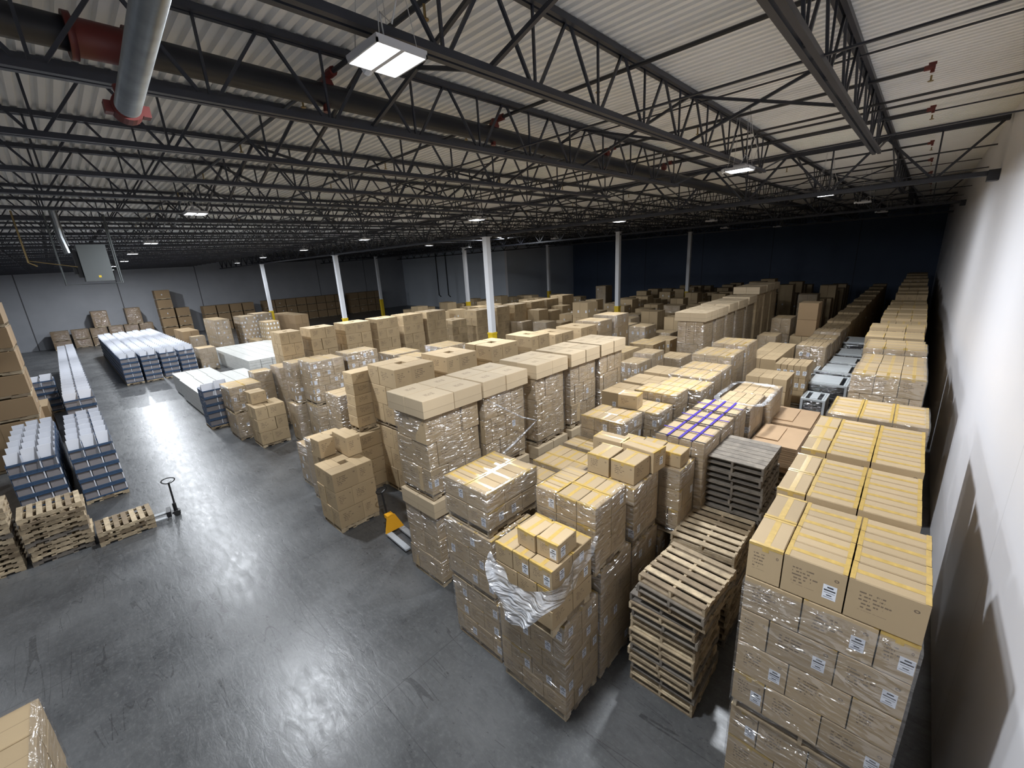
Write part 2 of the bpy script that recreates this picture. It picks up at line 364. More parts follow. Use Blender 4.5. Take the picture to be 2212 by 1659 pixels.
# ------------------------------------------------------------------ structure
XR, XL, YF, YB, HW = 1.12, -76.2, -14.0, 67.0, 11.2
XI, YI = -47.2, 49.3
def zroof(y): return 10.07 + 0.013 * (y - 17.9)
def structure(name, mb, mats):
    o = link(name, mb.mesh(name, mats)); o['kind'] = 'structure'; return o
b = MB(); b.box(XL - 1, YF - 1, -0.3, XR + 1, YB + 1, 0.0); structure('floor', b, ['floor'])
b = MB(); b.box(XR, YF, 0, XR + 0.25, YB, HW); structure('wall_right', b, ['wallwhite'])
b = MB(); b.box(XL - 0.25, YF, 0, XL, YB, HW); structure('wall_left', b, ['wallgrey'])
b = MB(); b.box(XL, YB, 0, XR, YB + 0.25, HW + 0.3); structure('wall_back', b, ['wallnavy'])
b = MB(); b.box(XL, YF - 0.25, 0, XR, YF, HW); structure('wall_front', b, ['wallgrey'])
b = MB(); b.box(XL + 0.01, YI, 0, XI, YI + 0.2, HW - 0.4); b.box(XI - 0.2, YI + 0.21, 0, XI, YB - 0.01, HW - 0.3); structure('wall_inner', b, ['wallinner'])
b = MB(); b.box(XI - 0.45, YI - 0.06, 0, XI + 0.05, YI - 0.01, 10.2); structure('trim_1', b, ['wallwhite'])
# corrugated roof deck, flutes along x
b = MB(); y = YF; pit = 0.16; d = 0.06
prof = []
while y < YB:
    prof += [(y, 0), (y + 0.075, 0), (y + 0.095, d), (y + 0.14, d)]
    y += pit
for i in range(len(prof) - 1):
    (ya, da), (yb, db) = prof[i], prof[i + 1]
    za, zb = zroof(ya) + da, zroof(yb) + db
    b.quad((XL, ya, za), (XR + 0.1, ya, za), (XR + 0.1, yb, zb), (XL, yb, zb))
structure('ceiling', b, ['deck'])

# ------------------------------------------------------------------ roof steel
GY = [17.9, 33.0, 48.2]
bays = [(-6.2, 17.9, 'nearest'), (17.9, 33.0, 'second'), (33.0, 48.2, 'third'), (48.2, 66.9, 'fourth')]
JX = [-1.22 - 2.44 * k for k in range(31)]
for bi, (ya, yb, bn) in enumerate(bays):
    LN = yb - ya
    tc = MB(); tc.bar((-.045, 0.12, 0.0), (-.045, LN - 0.12, 0), .06, .075); tc.bar((.045, 0.12, 0.0), (.045, LN - 0.12, 0), .06, .075)
    y0 = 0.0 if bi == 0 else 3.4
    bc = MB(); e = LN - 3.55
    zb = -0.86
    bc.bar((-.05, y0, zb), (-.05, e, zb), .065, .07); bc.bar((.05, y0, zb), (.05, e, zb), .065, .07)
    wb = MB(); off = (3.09 - ya) % 1.375 if bi == 0 else (e - y0) % 1.375 / 2 + y0 + 0.1
    yy = off
    if bi: wb.bar((0, 0.3, -.02), (0, off, zb), .035, .035)
    last = off
    while yy < e - 0.05:
        wb.bar((0, yy, zb), (0, yy, -.02), .028, .028)
        if yy - 0.6 > 0: wb.bar((0, yy - 0.05, zb), (0, yy - 0.64, -.02), .034, .034)
        wb.bar((0, yy + 0.05, zb), (0, yy + 0.64, -.02), .034, .034)
        last = yy; yy += 1.375
    wb.bar((0, last, zb), (0, LN - 0.3, -.02), .035, .035)
    me = [x.mesh(n, ['steel']) for x, n in ((tc, 'top_chord'), (bc, 'bottom_chord'), (wb, 'web'))]
    slope = math.atan(0.013)
    for j, x in enumerate(JX):
        if x < -60 and bi == 3: continue
        if bi == 3 and x < XI: continue
        e_ = empty('bar_joist', (x, ya, zroof(ya) - 0.06)); e_.rotation_euler = (slope, 0, 0)
        tag(e_, f'dark steel open-web roof joist, {ordn(j)} from white wall, {bn} ceiling bay', 'joist', 'open-web roof joists')
        for mm, nn in zip(me, ('top_chord', 'bottom_chord', 'web')): link(nn, mm, e_)
# girders along x
for gi, y in enumerate(GY):
    zt, zb = zroof(y) - 0.12, zroof(y) - 1.42
    spans = [(1.08, -18.6)] + [(-18.6 - 19.5 * k, -38.1 - 19.5 * k) for k in range(3)]
    for si, (xa, xb) in enumerate(spans):
        xb = max(xb, XL + 0.05)
        if xa <= XL + 1: continue
        g = empty('joist_girder', (xa, y, zt))
        tag(g, f'deep dark steel girder truss, {ordn(si)} span from white wall, {ORD[gi]} girder line back', 'girder', 'girder trusses on the columns')
        Lg = xa - xb - 0.1
        t = MB(); t.bar((0, -.06, 0), (-Lg, -.06, 0), .09, .11); t.bar((0, .06, 0), (-Lg, .06, 0), .09, .11); link('top_chord', t.mesh('girder_top', ['steel']), g)
        t = MB(); dz = zb - zt; t.bar((0, -.06, dz), (-Lg, -.06, dz), .09, .12); t.bar((0, .06, dz), (-Lg, .06, dz), .09, .12); link('bottom_chord', t.mesh('girder_bottom', ['steel']), g)
        t = MB(); n = max(4, int(round(Lg / 2.44))); st = Lg / n
        for k in range(n):
            t.bar((-k * st - .05, 0, 0), (-(k + .5) * st, 0, dz), .08, .06); t.bar((-(k + .5) * st, 0, dz), (-(k + 1) * st + .05, 0, 0), .08, .06)
            t.bar((-(k + .5) * st, 0, 0), (-(k + .5) * st, 0, dz), .04, .04)
        link('web', t.mesh('girder_web', ['steel']), g)
# wall bearing seats
for y in GY[:2]:
    b = MB(); b.box(XR - 0.22, y - 0.2, zroof(y) - 1.62, XR - .005, y + 0.2, zroof(y) - 1.35)
    tag(link('girder_seat', b.mesh('girder_seat', ['steel'])), 'dark steel seat plate on white wall under ' + ('nearest' if y < 20 else 'second') + ' girder', 'bracket')
# bridging rods along x
bri = MB()
for i, (y, lv) in enumerate([(3.0 - 4.2, 0), (6.4, 0), (9.6, 1), (12.3, 0), (15.2, 1), (22, 0), (27, 1), (30, 0), (37, 0), (42, 1), (52, 0), (58, 1)]):
    z = zroof(y) - (0.1 if lv else 0.9)
    b = MB(); b.tube([(XR - 0.02, y, z), ((XL + 0.1) if y < YI else XI + .05, y, z)], 0.018, 5)
    tag(link('bridging_rod', b.mesh('bridging_rod', ['steel'])), f'thin dark bridging rod across the joists, {ordn(i)} back', 'rod', 'bridging rods')
# diagonal bridging in the nearest bay beside the aisle lights (x braces between joists)
for k, yb_ in enumerate((3.7, 9.0, 24.0, 39.0)):
    for j in range(0, 12):
        x1, x2 = JX[j], JX[j + 1]; zt = zroof(yb_) - 0.12; zb = zroof(yb_) - 0.9
        b = MB(); b.bar((x1, yb_, zt), (x2, yb_, zb), .045, .045); b.bar((x1, yb_, zb), (x2, yb_ + .02, zt), .045, .045)
        tag(link('cross_brace', b.mesh('cross_brace', ['steel'])), f'dark crossed braces between {ordn(j)} and {ordn(j+1)} joists, {ORD[k]} brace line', 'brace', 'crossed joist braces')

# ------------------------------------------------------------------ columns
def column(x, y, lab):
    top = 8.55 if y < 20 else (9.05 + 0.013 * (y - 33))
    c = empty('steel_column', (x, y, 0)); tag(c, lab, 'column', 'white columns with yellow guards'); c['kind'] = 'thing'
    h = .165
    b = MB(); b.box(-h, -h, 3.0, h, h, top); link('column_shaft', b.mesh('column_shaft', ['colwhite']), c)
    b = MB(); b.box(-h - .03, -h - .03, 0, h + .03, h + .03, 3.0); b.box(-h - .05, -h - .05, 2.93, h + .05, h + .05, 3.04); link('column_guard', b.mesh('column_guard', ['colyellow']), c)
    b = MB(); b.box(-.24, -.24, top, .24, .24, top + .035); link('cap_plate', b.mesh('cap_plate', ['colwhite']), c)
    b = MB(); zt = zroof(y) - 1.42; b.box(-.17, -.17, top + .035, .17, .17, max(zt, top + .1) + .25); link('girder_stub', b.mesh('girder_stub', ['steel']), c)
for ri, y in enumerate(GY):
    for ci, x in enumerate((-18.7, -38.2, -57.7)):
        if y > 45 and x < -50: continue
        column(x, y, f'white steel column with yellow lower guard, {ORD[ci]} from white wall, {ORD[ri]} column line')

# ------------------------------------------------------------------ pipes
b = MB(); b.tube([(-6.62, -6, 9.44), (-6.55, 20, 9.5), (-6.5, 60, 9.9)], 0.15, 14)
o = link('sprinkler_main', b.mesh('sprinkler_main', ['pipe'])); smooth(o); tag(o, 'thick black sprinkler main pipe running back under the white deck', 'pipe')
b = MB(); b.tube([(-6.62, 0.7, 9.45), (-6.61, 1.2, 9.455)], 0.175, 18); b.tube([(-6.62, .7, 9.45), (-6.62, .76, 9.45)], 0.21, 18); b.tube([(-6.61, 1.16, 9.45), (-6.61, 1.22, 9.45)], 0.21, 18)
r_ = link('tee_coupling', b.mesh('tee_coupling', ['red']), o); smooth(r_); r_['label'] = 'red pipe tee'
b = MB(); b.tube([(.9, .684, 8.842), (-4.79, .7515, 8.348)], 0.082, 28)
o = link('galvanised_pipe', b.mesh('galvanised_pipe', ['galv'])); smooth(o); tag(o, 'big galvanised steel pipe hanging overhead, end clamped in red', 'pipe')
b = MB(); b.tube([(-2.9, .729, 8.512), (-2.93, .729, 8.509)], 0.087, 28); link('pipe_band', b.mesh('pipe_band', ['galv']), o)
b = MB(); b.tube([(-4.74, .75, 8.352), (-4.86, .7515, 8.342)], 0.1, 22)
for s in (-1, 1): b.box(-4.85, .7515 + s * .115 - .025, 8.30, -4.76, .7515 + s * .115 + .025, 8.38)
b.tube([(-4.83, .75, 8.4), (-4.85, .74, 8.52)], 0.04, 10)
link('end_clamp', b.mesh('end_clamp', ['red']), o)['label'] = 'red grooved end clamp'
bl = 0
for y, xe in ((3.35, -1.5), (6.7, -.4), (10.9, -.42), (14.4, -.4), (19.6, -.4), (24, -.4), (29, -.4), (35, -.4), (41, -.4)):
    z = zroof(y) - 0.2
    h = empty('sprinkler_branch', (0, y, z)); tag(h, f'slim black sprinkler branch pipe with red end fitting, {ordn(bl)} line back', 'pipe', 'sprinkler branch pipes'); bl += 1
    b = MB(); b.tube([(xe, 0, 0), (XL + 2, 0, 0)], 0.032, 7); link('branch_pipe', b.mesh('branch_pipe', ['pipe']), h)
    b = MB(); b.tube([(xe - .06, 0, 0), (xe + .08, 0, 0)], 0.04, 8); b.tube([(xe + .05, 0, .05), (xe + .05, 0, -.08)], 0.028, 8); b.box(xe - .01, -.02, .03, xe + .09, .02, .07); link('end_fitting', b.mesh('end_fitting', ['red']), h)
    b = MB(); b.tube([(xe + .05, 0, -.12), (xe + .05, 0, -.2)], 0.015, 6); b.tube([(xe + .05, 0, -.2), (xe + .05, 0, -.21)], 0.04, 8); link('sprinkler_head', b.mesh('sprinkler_head', ['brass']), h)
    for k in range(8):
        xx = -4.2 - k * 3.2
        b = MB(); b.tube([(xx, 0, -.02), (xx, 0, -.16)], 0.016, 6); b.tube([(xx, 0, -.16), (xx, 0, -.17)], 0.04, 8); link('sprinkler_head', b.mesh('sprinkler_head', ['brass']), h)
    if y < 15:
        b = MB(); b.tube([(-6.56, -.05, -.45), (-6.56, 0, .02)], 0.05, 8); b.tube([(-6.62, 0, -.1), (-6.5, 0, -.1)], 0.085, 8); b.tube([(-6.45, 0, 0), (-6.3, 0, 0)], 0.06, 8); link('riser_clamp', b.mesh('riser_clamp', ['red']), h)
for i, (y, dx) in enumerate(((11.7, .0), (12.25, 0), (20.5, 0))):
    z = zroof(y) - .42
    b = MB(); b.tube([(XR - .02, y, z), (XL + 3, y, z - .0)], 0.024, 6)
    tag(link('conduit', b.mesh('conduit', ['pipe'])), f'thin dark conduit reaching the white wall, {ORD[i]} back', 'conduit')

# ------------------------------------------------------------------ high-bay lights
KF = {16: 1.7, 0: .78, 8: 1.1, 14: 1.6, 15: 2.2, 6: 1.3, 2: .45, 12: .6, 13: .6, 10: .8}
def make_fixture(x, y, z, on, lab, k=1.0):
    f = empty('high_bay_light', (x, y, z)); tag(f, lab, 'ceiling light', 'lit high-bay lights' if on else 'unlit high-bay lights')
    b = MB(); b.box(-.25, -.24, 0, .25, .24, .03); b.box(-.25, -.24, -.03, -.235, .24, 0); b.box(.235, -.24, -.03, .25, .24, 0)
    b.box(-.25, -.24, -.03, .25, -.225, 0); b.box(-.25, .225, -.03, .25, .24, 0); b.box(-.235, -.02, -.03, .235, .02, 0); link('housing', b.mesh('housing', ['housing']), f)
    for s in (-1, 1):
        b = MB(); b.box(-.23, s * .125 - .095, -.022, .23, s * .125 + .095, -.002); link('lamp_lens', b.mesh('lamp_lens', ['lens' if on else 'lensoff']), f)
    b = MB(); b.box(-.12, -.06, .03, .12, .06, .1); link('driver_box', b.mesh('driver_box', ['housing']), f)
    b = MB(); b.tube([(-.38, .02, .02), (-.3, .02, .04), (-.25, 0, .015)], [.05, .05, .02], 8); link('motion_sensor', b.mesh('motion_sensor', ['colwhite']), f)
    top = zroof(y) - z + .01
    for sx in (-.2, .2):
        for sy in (-.18, .18):
            b = MB(); b.tube([(sx, sy, .03), (sx * .4, sy * .3, top)], 0.004, 4); link('hanging_cable', b.mesh('hanging_cable', ['cable']), f)
    b = MB(); b.tube([(0, 0, .1), (.12, -.1, .25), (.3, -.12, .1), (.34, -.05, .35), (.2, 0, .7), (.1, 0, top)], 0.007, 5); link('power_cord', b.mesh('power_cord', ['cable']), f)
    if on:
        ld = bpy.data.lights.new('led_panel', 'AREA'); ld.shape = 'RECTANGLE'; ld.size = .46; ld.size_y = .42; ld.energy = LIGHT_W * k; ld.color = LCOL
        lo = bpy.data.objects.new('led_panel', ld); COL.objects.link(lo); lo.parent = f; lo.location = (0, 0, -.045)
on_l = [(-3.6, 2.42), (-3.3, 11.1), (-2.9, 19.4), (-14.3, 3.1), (-25.1, 3.5), (-33.4, 3.7), (-43.2, 4.2), (-22.8, 12.5), (-32.2, 12.9), (-42.8, 13.5), (-55.5, 14.8), (-13.0, 12.0), (-11.3, 20.0), (-28.4, 21.0), (-54.0, 4.4), (-64.5, 5.0), (-29.2, 29.6),
        (-3.4, -6.6), (-13.5, -6.6), (-24.0, -6.6), (-35.0, -6.6)]  # unseen line added behind the camera to light the front faces
near_far = {0: 'big lit panel light hanging nearest overhead, under the joists'}
for i, (x, y) in enumerate(on_l):
    c = min(19, int(round((-x - 3.4) / 9.9)))
    row = 'unseen fill line added behind' if y < 0 else ('aisle line' if y < 6 else ('second line back' if y < 16 else 'third line back'))
    if y > 29: row = 'alone over the dark back'
    make_fixture(x, y, 8.75 if y < 29 else 9.45, True, near_far.get(i, f'lit rectangular high-bay light, {ordn(c)} from white wall, {row}'), 0.2 if y < 0 else KF.get(i, 1.0))
for i, (x, y) in enumerate([(-9.7, 28.2), (-2.4, 26.4), (-2.3, 36), (-12, 38), (-23, 30), (-34, 30), (-9.6, 44)]):
    make_fixture(x, y, 8.85, False, f'unlit rectangular high-bay light over the dark stock, {ORD[i]} one')

# ------------------------------------------------------------------ hanging unit heater and exit sign
h = empty('unit_heater', (-18.3, 1.1, 7.7)); tag(h, 'grey boxy unit heater hanging under the joists above the aisle', 'heater')
b = MB(); b.box(-.55, -.32, -.52, .3, .32, .52); link('heater_casing', b.mesh('heater_casing', ['greybox']), h)
b = MB(); b.box(-.5, -.42, -.4, .1, -.33, .35); b.box(-.3, -.5, -.3, 0, -.42, -.1); link('burner_box', b.mesh('burner_box', ['jackblack']), h)
b = MB(); b.tube([(0, -.5, .3), (0, -.55, .75), (.05, -.55, 1.5)], .09, 12); link('flue_pipe', b.mesh('flue_pipe', ['galv']), h)
b = MB(); b.tube([(.1, -.75, 1.4), (.1, -.75, -.6), (.1, .5, -.6), (.1, .5, 1.4)], .022, 6); b.tube([(-.4, -.75, 1.4), (-.4, -.75, -.6), (-.4, .5, -.6), (-.4, .5, 1.4)], .022, 6); link('hanger_frame', b.mesh('hanger_frame', ['greybox']), h)
b = MB(); b.tube([(.2, -1.35, 1.4), (.2, -1.35, .05), (.2, -1.2, -.05)], .022, 6); b.tube([(.2, -1.35, .1), (.2, -.4, -.1)], .014, 6); link('gas_pipe', b.mesh('gas_pipe', ['brass']), h)
b = MB(); b.box(.3, -.02, -.42, .305, .04, -.36); link('warning_label', b.mesh('warning_label', ['colyellow']), h)
e = empty('exit_sign', (-28.6, 66.96, 1.5)); tag(e, 'tiny glowing red exit sign on the dark back wall', 'exit sign')
b = MB(); b.box(-.5, -.05, -.05, .5, .03, .5); link('sign_housing', b.mesh('sign_housing', ['jackblack']), e)
b = MB()   # the letters E X I T as strokes
def st(x, z, x2, z2): b.bar((x, -.06, z), (x2, -.06, z2), .02, .05)
st(-.38, .08, -.38, .4)
for z in (.1, .24, .38): st(-.38, z, -.22, z)
st(-.14, .08, .06, .4); st(-.14, .4, .06, .08); st(.14, .08, .14, .4); st(.22, .38, .42, .38); st(.32, .08, .32, .38)
link('exit_lettering', b.mesh('exit_lettering', ['exit']), e)
for i, x in enumerate((-65, -62.2)):
    b = MB(); b.tube([(x, YI - .12, 9.6), (x, YI - .12, 2.2), (x + .5, YI - .12, 1.9)], .09, 8)
    tag(link('roof_drain_pipe', b.mesh('roof_drain_pipe', ['pipe'])), f'black drain pipe down the pale inner wall, {ORD[i]} of two', 'pipe')

# ------------------------------------------------------------------ pallets
def pallet_mbs(W=1.2, D=1.0, H=.14, nb=7, solid=False, seed=0):
    r = random.Random(seed)
    a, bq, c = MB(), MB(), MB()
    t = .02; bw = (D / nb) * (.93 if solid else .66)
    for k in range(nb):
        yc = -D / 2 + bw / 2 + k * (D - bw) / (nb - 1); a.box(-W / 2 + r.uniform(0, .012), yc - bw / 2, H - t, W / 2 - r.uniform(0, .012), yc + bw / 2, H)
    for s in (-1, 0, 1):
        xc = s * (W / 2 - .022); hx = .02
        for (p, q, z0) in ((-D / 2, -D * .34, t), (-D * .34, -D * .14, .06), (-D * .14, D * .14, t), (D * .14, D * .34, .06), (D * .34, D / 2, t)):
            bq.box(xc - hx, p, z0, xc + hx, q, H - t)
    for yc in (-D / 2 + .05, -D * .17, D * .17, D / 2 - .05): c.box(-W / 2, yc - .05, 0, W / 2, yc + .05, t)
    return a, bq, c
PC = {}
def pallet(x, y, z, W, D, lab, rz=0, parts=False, old=False, H=.14, solid=False, group=None, seed=0, nb=7):
    key = (round(W, 2), round(D, 2), parts, old, round(H, 3), solid, seed % 3, nb)
    if key not in PC:
        a, bq, c = pallet_mbs(W, D, H, nb, solid, seed)
        mt = ['oldwood' if old else 'wood']
        if parts:
            PC[key] = [('deck_boards', a.mesh('deck_boards', mt))]
            for sx in range(3):
                sm = MB(); lo, hi = sx * 40, sx * 40 + 40
                sm.v = bq.v[lo:hi]; sm.f = [tuple(i - lo for i in f) for f in bq.f[sx * 30:sx * 30 + 30]]; sm.m = bq.m[sx * 30:sx * 30 + 30]; sm.uv = bq.uv[sx * 120:sx * 120 + 120]
                PC[key].append(('stringer', sm.mesh('stringer', mt)))
            PC[key].append(('bottom_boards', c.mesh('bottom_boards', mt)))
        else:
            mb = MB()
            for q in (a, bq, c):
                n = len(mb.v); mb.v += q.v; mb.f += [tuple(n + i for i in f) for f in q.f]; mb.m += q.m; mb.uv += q.uv
            PC[key] = mb.mesh('pallet', mt)
    if parts:
        e = empty('wooden_pallet', (x, y, z), rz)
        for n, me in PC[key]: link(n, me, e)
    else: e = link('wooden_pallet', PC[key], None, (x, y, z), rz)
    tag(e, lab, 'pallet', group); return e
def pstack(x0, x1, y0, y1, n, z, H, desc, jit=.015, old=0.0, top=None, solid_top=False, rz=0, z0=0.0, rot=False):
    for i in range(n):
        last = i >= n - 1
        jx, jy, jr = rnd.uniform(-jit, jit), rnd.uniform(-jit, jit), rnd.uniform(-.01, .01)
        if top and i >= n - top[0]: jx += top[1]; jy += top[2]; jr += top[3] * (1 if i > n - top[0] else .6)
        W, D = x1 - x0, y1 - y0; rr = rz + jr
        if rot: W, D, rr = D, W, rr + math.pi / 2
        lab = f'wooden pallet, topmost in {desc}' if last else f'wooden pallet, {ordn(i)} up from the floor in {desc}'
        pallet((x0 + x1) / 2 + jx, (y0 + y1) / 2 + jy, z0 + i * H, W, D, lab, rr, parts=True, old=rnd.random() < old or (last and solid_top), H=H - .003, solid=last and solid_top, group=desc[:60], seed=i % 3)
pstack(-2.66, -1.6, 5.26, 6.38, 16, 0, .136, 'tall empty pallet stack beside the wall row', .03, .35, (3, .12, -.02, -.07), rot=False)
pstack(-2.74, -1.62, 6.9, 8.22, 14, 0, .14, 'pale empty pallet stack, second back', .02, .12, (2, 0, .0, .02))
pstack(-2.68, -1.58, 8.28, 9.6, 22, 0, .14, 'grey weathered pallet stack, third back', .03, .85, None, True)
pstack(-16.9, -15.86, -2.0, -.8, 10, 0, .139, 'aisle pallet stack beside low pile', .035, .1, (1, -.05, .02, .06))
pstack(-16.6, -15.6, -.72, .52, 3, 0, .142, 'low pallet pile on the jack', .02, .05)
pstack(-16.95, -15.92, -3.36, -2.14, 13, 0, .139, 'pallet stack at the frame edge', .03, .15)

# ------------------------------------------------------------------ carton loads
def words(t):
    mm = re.match(r'(.*) load (\d+)(.*)$', t)
    if mm: t = f"{ordn(int(mm.group(2)) - 1)} {mm.group(1)} load{mm.group(3)}"
    t = re.sub(r'column (\d+)', lambda q: 'column ' + ordn(int(q.group(1)) - 1), t)
    t = re.sub(r'level (\d+)', lambda q: ordn(int(q.group(1)) - 1) + ' level', t)
    t = re.sub(r'box (\d+)', lambda q: ordn(int(q.group(1)) - 1) + ' box', t)
    return t
PALS = []
ITEMS = []     # dict(kind,x,y,z0,dx,dy,dz,rz,load,lab,faces,seam,...)
LOADS = []     # aabb + info
STY = {'tape': ('taped_carton', 'side', 'toptape'), 'plain': ('printed_carton', 'side', 'top'), 'lid': ('lidded_carton', 'lidside', 'lidtop'),
       'kraft': ('brown_carton', 'plainside', 'top'), 'bulk': ('bulk_carton', 'bulk', 'bulktop'), 'purple': ('strapped_carton', 'plainside', 'top')}
def splits(n, shift):
    if not shift or n < 2: return [i / n for i in range(n + 1)]
    return [0] + [(i + .5) / n for i in range(n)] + [1]
def load(desc, x0, x1, y0, y1, z0, z1, nx, ny, nz, style='tape', wrap=True, pal=True, jit=.006, labels=.3, xs=None, ys=None, skip=None, filmtop=None, shift=True, topstyle=None, hollow=False, pin=False):
    desc = words(desc)
    li = len(LOADS); LOADS.append((x0, y0, z0, x1, y1, z1))
    zb = z0
    if pal:
        PALS.append(dict(x=(x0 + x1) / 2, y=(y0 + y1) / 2, z=z0, dx=(x1 - x0) - .04, dy=(y1 - y0) - .04, dz=.14, lab=f'wooden pallet carrying {desc}', load=li, seed=li, hid=False, top=False, front=True, right=x1 < 0, y0=y0))
        zb = z0 + .14
    H = (z1 - zb) / nz
    if pin:
        a_, c_ = .6, .4
        for k in range(nz):
            last = k == nz - 1
            P4 = [(0, a_, 0, c_), (a_, 1, 0, a_), (c_, 1, a_, 1), (0, c_, c_, 1)]
            if (k + li) % 2: P4 = [(1 - q[1], 1 - q[0], q[2], q[3]) for q in P4]
            for n_, (u0, u1, v0, v1) in enumerate(P4):
                xa, xb, ya, yb = x0 + (x1 - x0) * u0, x0 + (x1 - x0) * u1, y0 + (y1 - y0) * v0, y0 + (y1 - y0) * v1
                lay = 'top layer' if last else ('bottom layer' if k == 0 else f'{ordn(k)} layer up')
                pos = {(True, True): 'near-left corner', (False, True): 'near-right corner', (True, False): 'far-left corner', (False, False): 'far-right corner'}[((u0 + u1) / 2 < .5, (v0 + v1) / 2 < .5)]
                ITEMS.append(dict(hid=False, style=style, x=(xa + xb) / 2 + rnd.uniform(-jit, jit), y=(ya + yb) / 2 + rnd.uniform(-jit, jit), z=zb + k * H, dx=xb - xa - .014, dy=yb - ya - .014, dz=H - .008,
                                  rz=rnd.uniform(-1, 1) * jit, load=li, right=u1 > .99 and x1 < 0, front=v0 < .01, top=last, lab=f'{lay}, {pos}, {desc}', lbl=rnd.random() < labels, y0=y0))
        if wrap: film(desc, x0, x1, y0, y1, zb - .03, z1, li)
        return
    for k in range(nz):
        sh = shift and (k + li) % 2 == 1
        X = (xs[(nz - 1 - k) % len(xs)] if xs else splits(nx, sh and nx > 1)); 
        Yd = splits(ny, (shift and (k + li) % 2 == 0 and ny > 1 and not xs))
        last = k == nz - 1
        if last and not xs and shift: X, Yd = splits(nx, False), splits(ny, False)
        for a in range(len(X) - 1):
            Y = Yd
            if ys: Y = splits(ys[a % len(ys)], False)
            for c in range(len(Y) - 1):
                if skip and skip(a, c, k, len(X) - 2, len(Y) - 2, nz - 1): continue
                xa, xb = x0 + (x1 - x0) * X[a], x0 + (x1 - x0) * X[a + 1]; ya, yb = y0 + (y1 - y0) * Y[c], y0 + (y1 - y0) * Y[c + 1]
                front = (c == 0) if y0 > -.3 else (c == len(Y) - 2)
                right = a == len(X) - 2 and x1 < 0
                if not (last or front or right) and k < nz - 2: 
                    ITEMS.append(dict(hid=True, style=style, x=(xa + xb) / 2, y=(ya + yb) / 2, z=zb + k * H, dx=xb - xa - .008, dy=yb - ya - .008, dz=H - .004, rz=0)); continue
                lay = 'top layer' if last else ('bottom layer' if k == 0 else f'{ordn(k)} layer up')
                if nz == 1: lay = 'single layer'
                pos = f'{ordn(c)} row back, {ordn(a)} from left'
                if len(X) == 2 and len(Y) == 2: pos = ''
                elif len(Y) == 2: pos = f'{ordn(a)} from left'
                elif len(X) == 2: pos = f'{ordn(c)} back'
                j = jit if not wrap else jit * .4
                st = topstyle if (last and topstyle) else style
                ITEMS.append(dict(hid=False, style=st, x=(xa + xb) / 2 + rnd.uniform(-j, j), y=(ya + yb) / 2 + rnd.uniform(-j, j), z=zb + k * H,
                                  dx=xb - xa - .013, dy=yb - ya - .013, dz=H - .008, rz=rnd.uniform(-1, 1) * j * 1.2, load=li, right=right, front=front, top=last or (skip is not None),
                                  lab=', '.join(q for q in (lay, pos, desc) if q), lbl=rnd.random() < labels, y0=y0))
    if wrap: film(desc, x0, x1, y0, y1, zb - .03, z1 if filmtop is None else filmtop, li)
def film(desc, x0, x1, y0, y1, z0, z1, li):
    g = .012; b = MB()
    x0 -= g; x1 += g; y0 -= g; y1 += g; z1 += .006; r = random.Random(li)
    nz_ = 4; nn = 5
    def wob(): return r.uniform(-.002, .006)
    ring = []
    per = [(x0 + (x1 - x0) * i / nn, y0, 0, -1) for i in range(nn)] + [(x1, y0 + (y1 - y0) * i / nn, 1, 0) for i in range(nn)] + [(x1 - (x1 - x0) * i / nn, y1, 0, 1) for i in range(nn)] + [(x0, y1 - (y1 - y0) * i / nn, -1, 0) for i in range(nn)]
    V = []
    for k in range(nz_ + 1):
        z = z0 + (z1 - z0) * k / nz_
        V.append([(p[0] + p[2] * wob(), p[1] + p[3] * wob(), z + (r.uniform(-.03, .0) if k == nz_ else 0)) for p in per])
    n = len(per)
    i0 = len(b.v)
    for row in V: b.v += row
    for k in range(nz_):
        for j in range(n):
            j2 = (j + 1) % n
            b.f.append((i0 + k * n + j, i0 + k * n + j2, i0 + (k + 1) * n + j2, i0 + (k + 1) * n + j)); b.m.append(0); b.uv += [(0, 0), (1, 0), (1, 1), (0, 1)]
    # a lip folded over the top edge
    ins = .07; base = len(b.v)
    cx, cy_ = (x0 + x1) / 2, (y0 + y1) / 2
    for p in V[-1]:
        q = (p[0] + (cx - p[0]) * ins * 1.6, p[1] + (cy_ - p[1]) * ins * 1.6, z1 + .008 + r.uniform(0, .006)); b.v.append(q)
    for j in range(n):
        j2 = (j + 1) % n; b.f.append((i0 + nz_ * n + j, i0 + nz_ * n + j2, base + j2, base + j)); b.m.append(0); b.uv += [(0, 0), (1, 0), (1, 1), (0, 1)]
    o = link('stretch_film', b.mesh('stretch_film', ['film'])); smooth(o)
    tag(o, f'clear stretch film wrapped around {desc}', 'plastic film', 'stretch film on the pallet loads')
def single(style, x, y, z, dx, dy, dz, rz, lab, front=True, right=True, top=True, lbl=False):
    ITEMS.append(dict(hid=False, style=style, x=x, y=y, z=z, dx=dx, dy=dy, dz=dz, rz=rz, load=-1, right=right, front=front, top=top, lab=lab, lbl=lbl, y0=y, force=True))

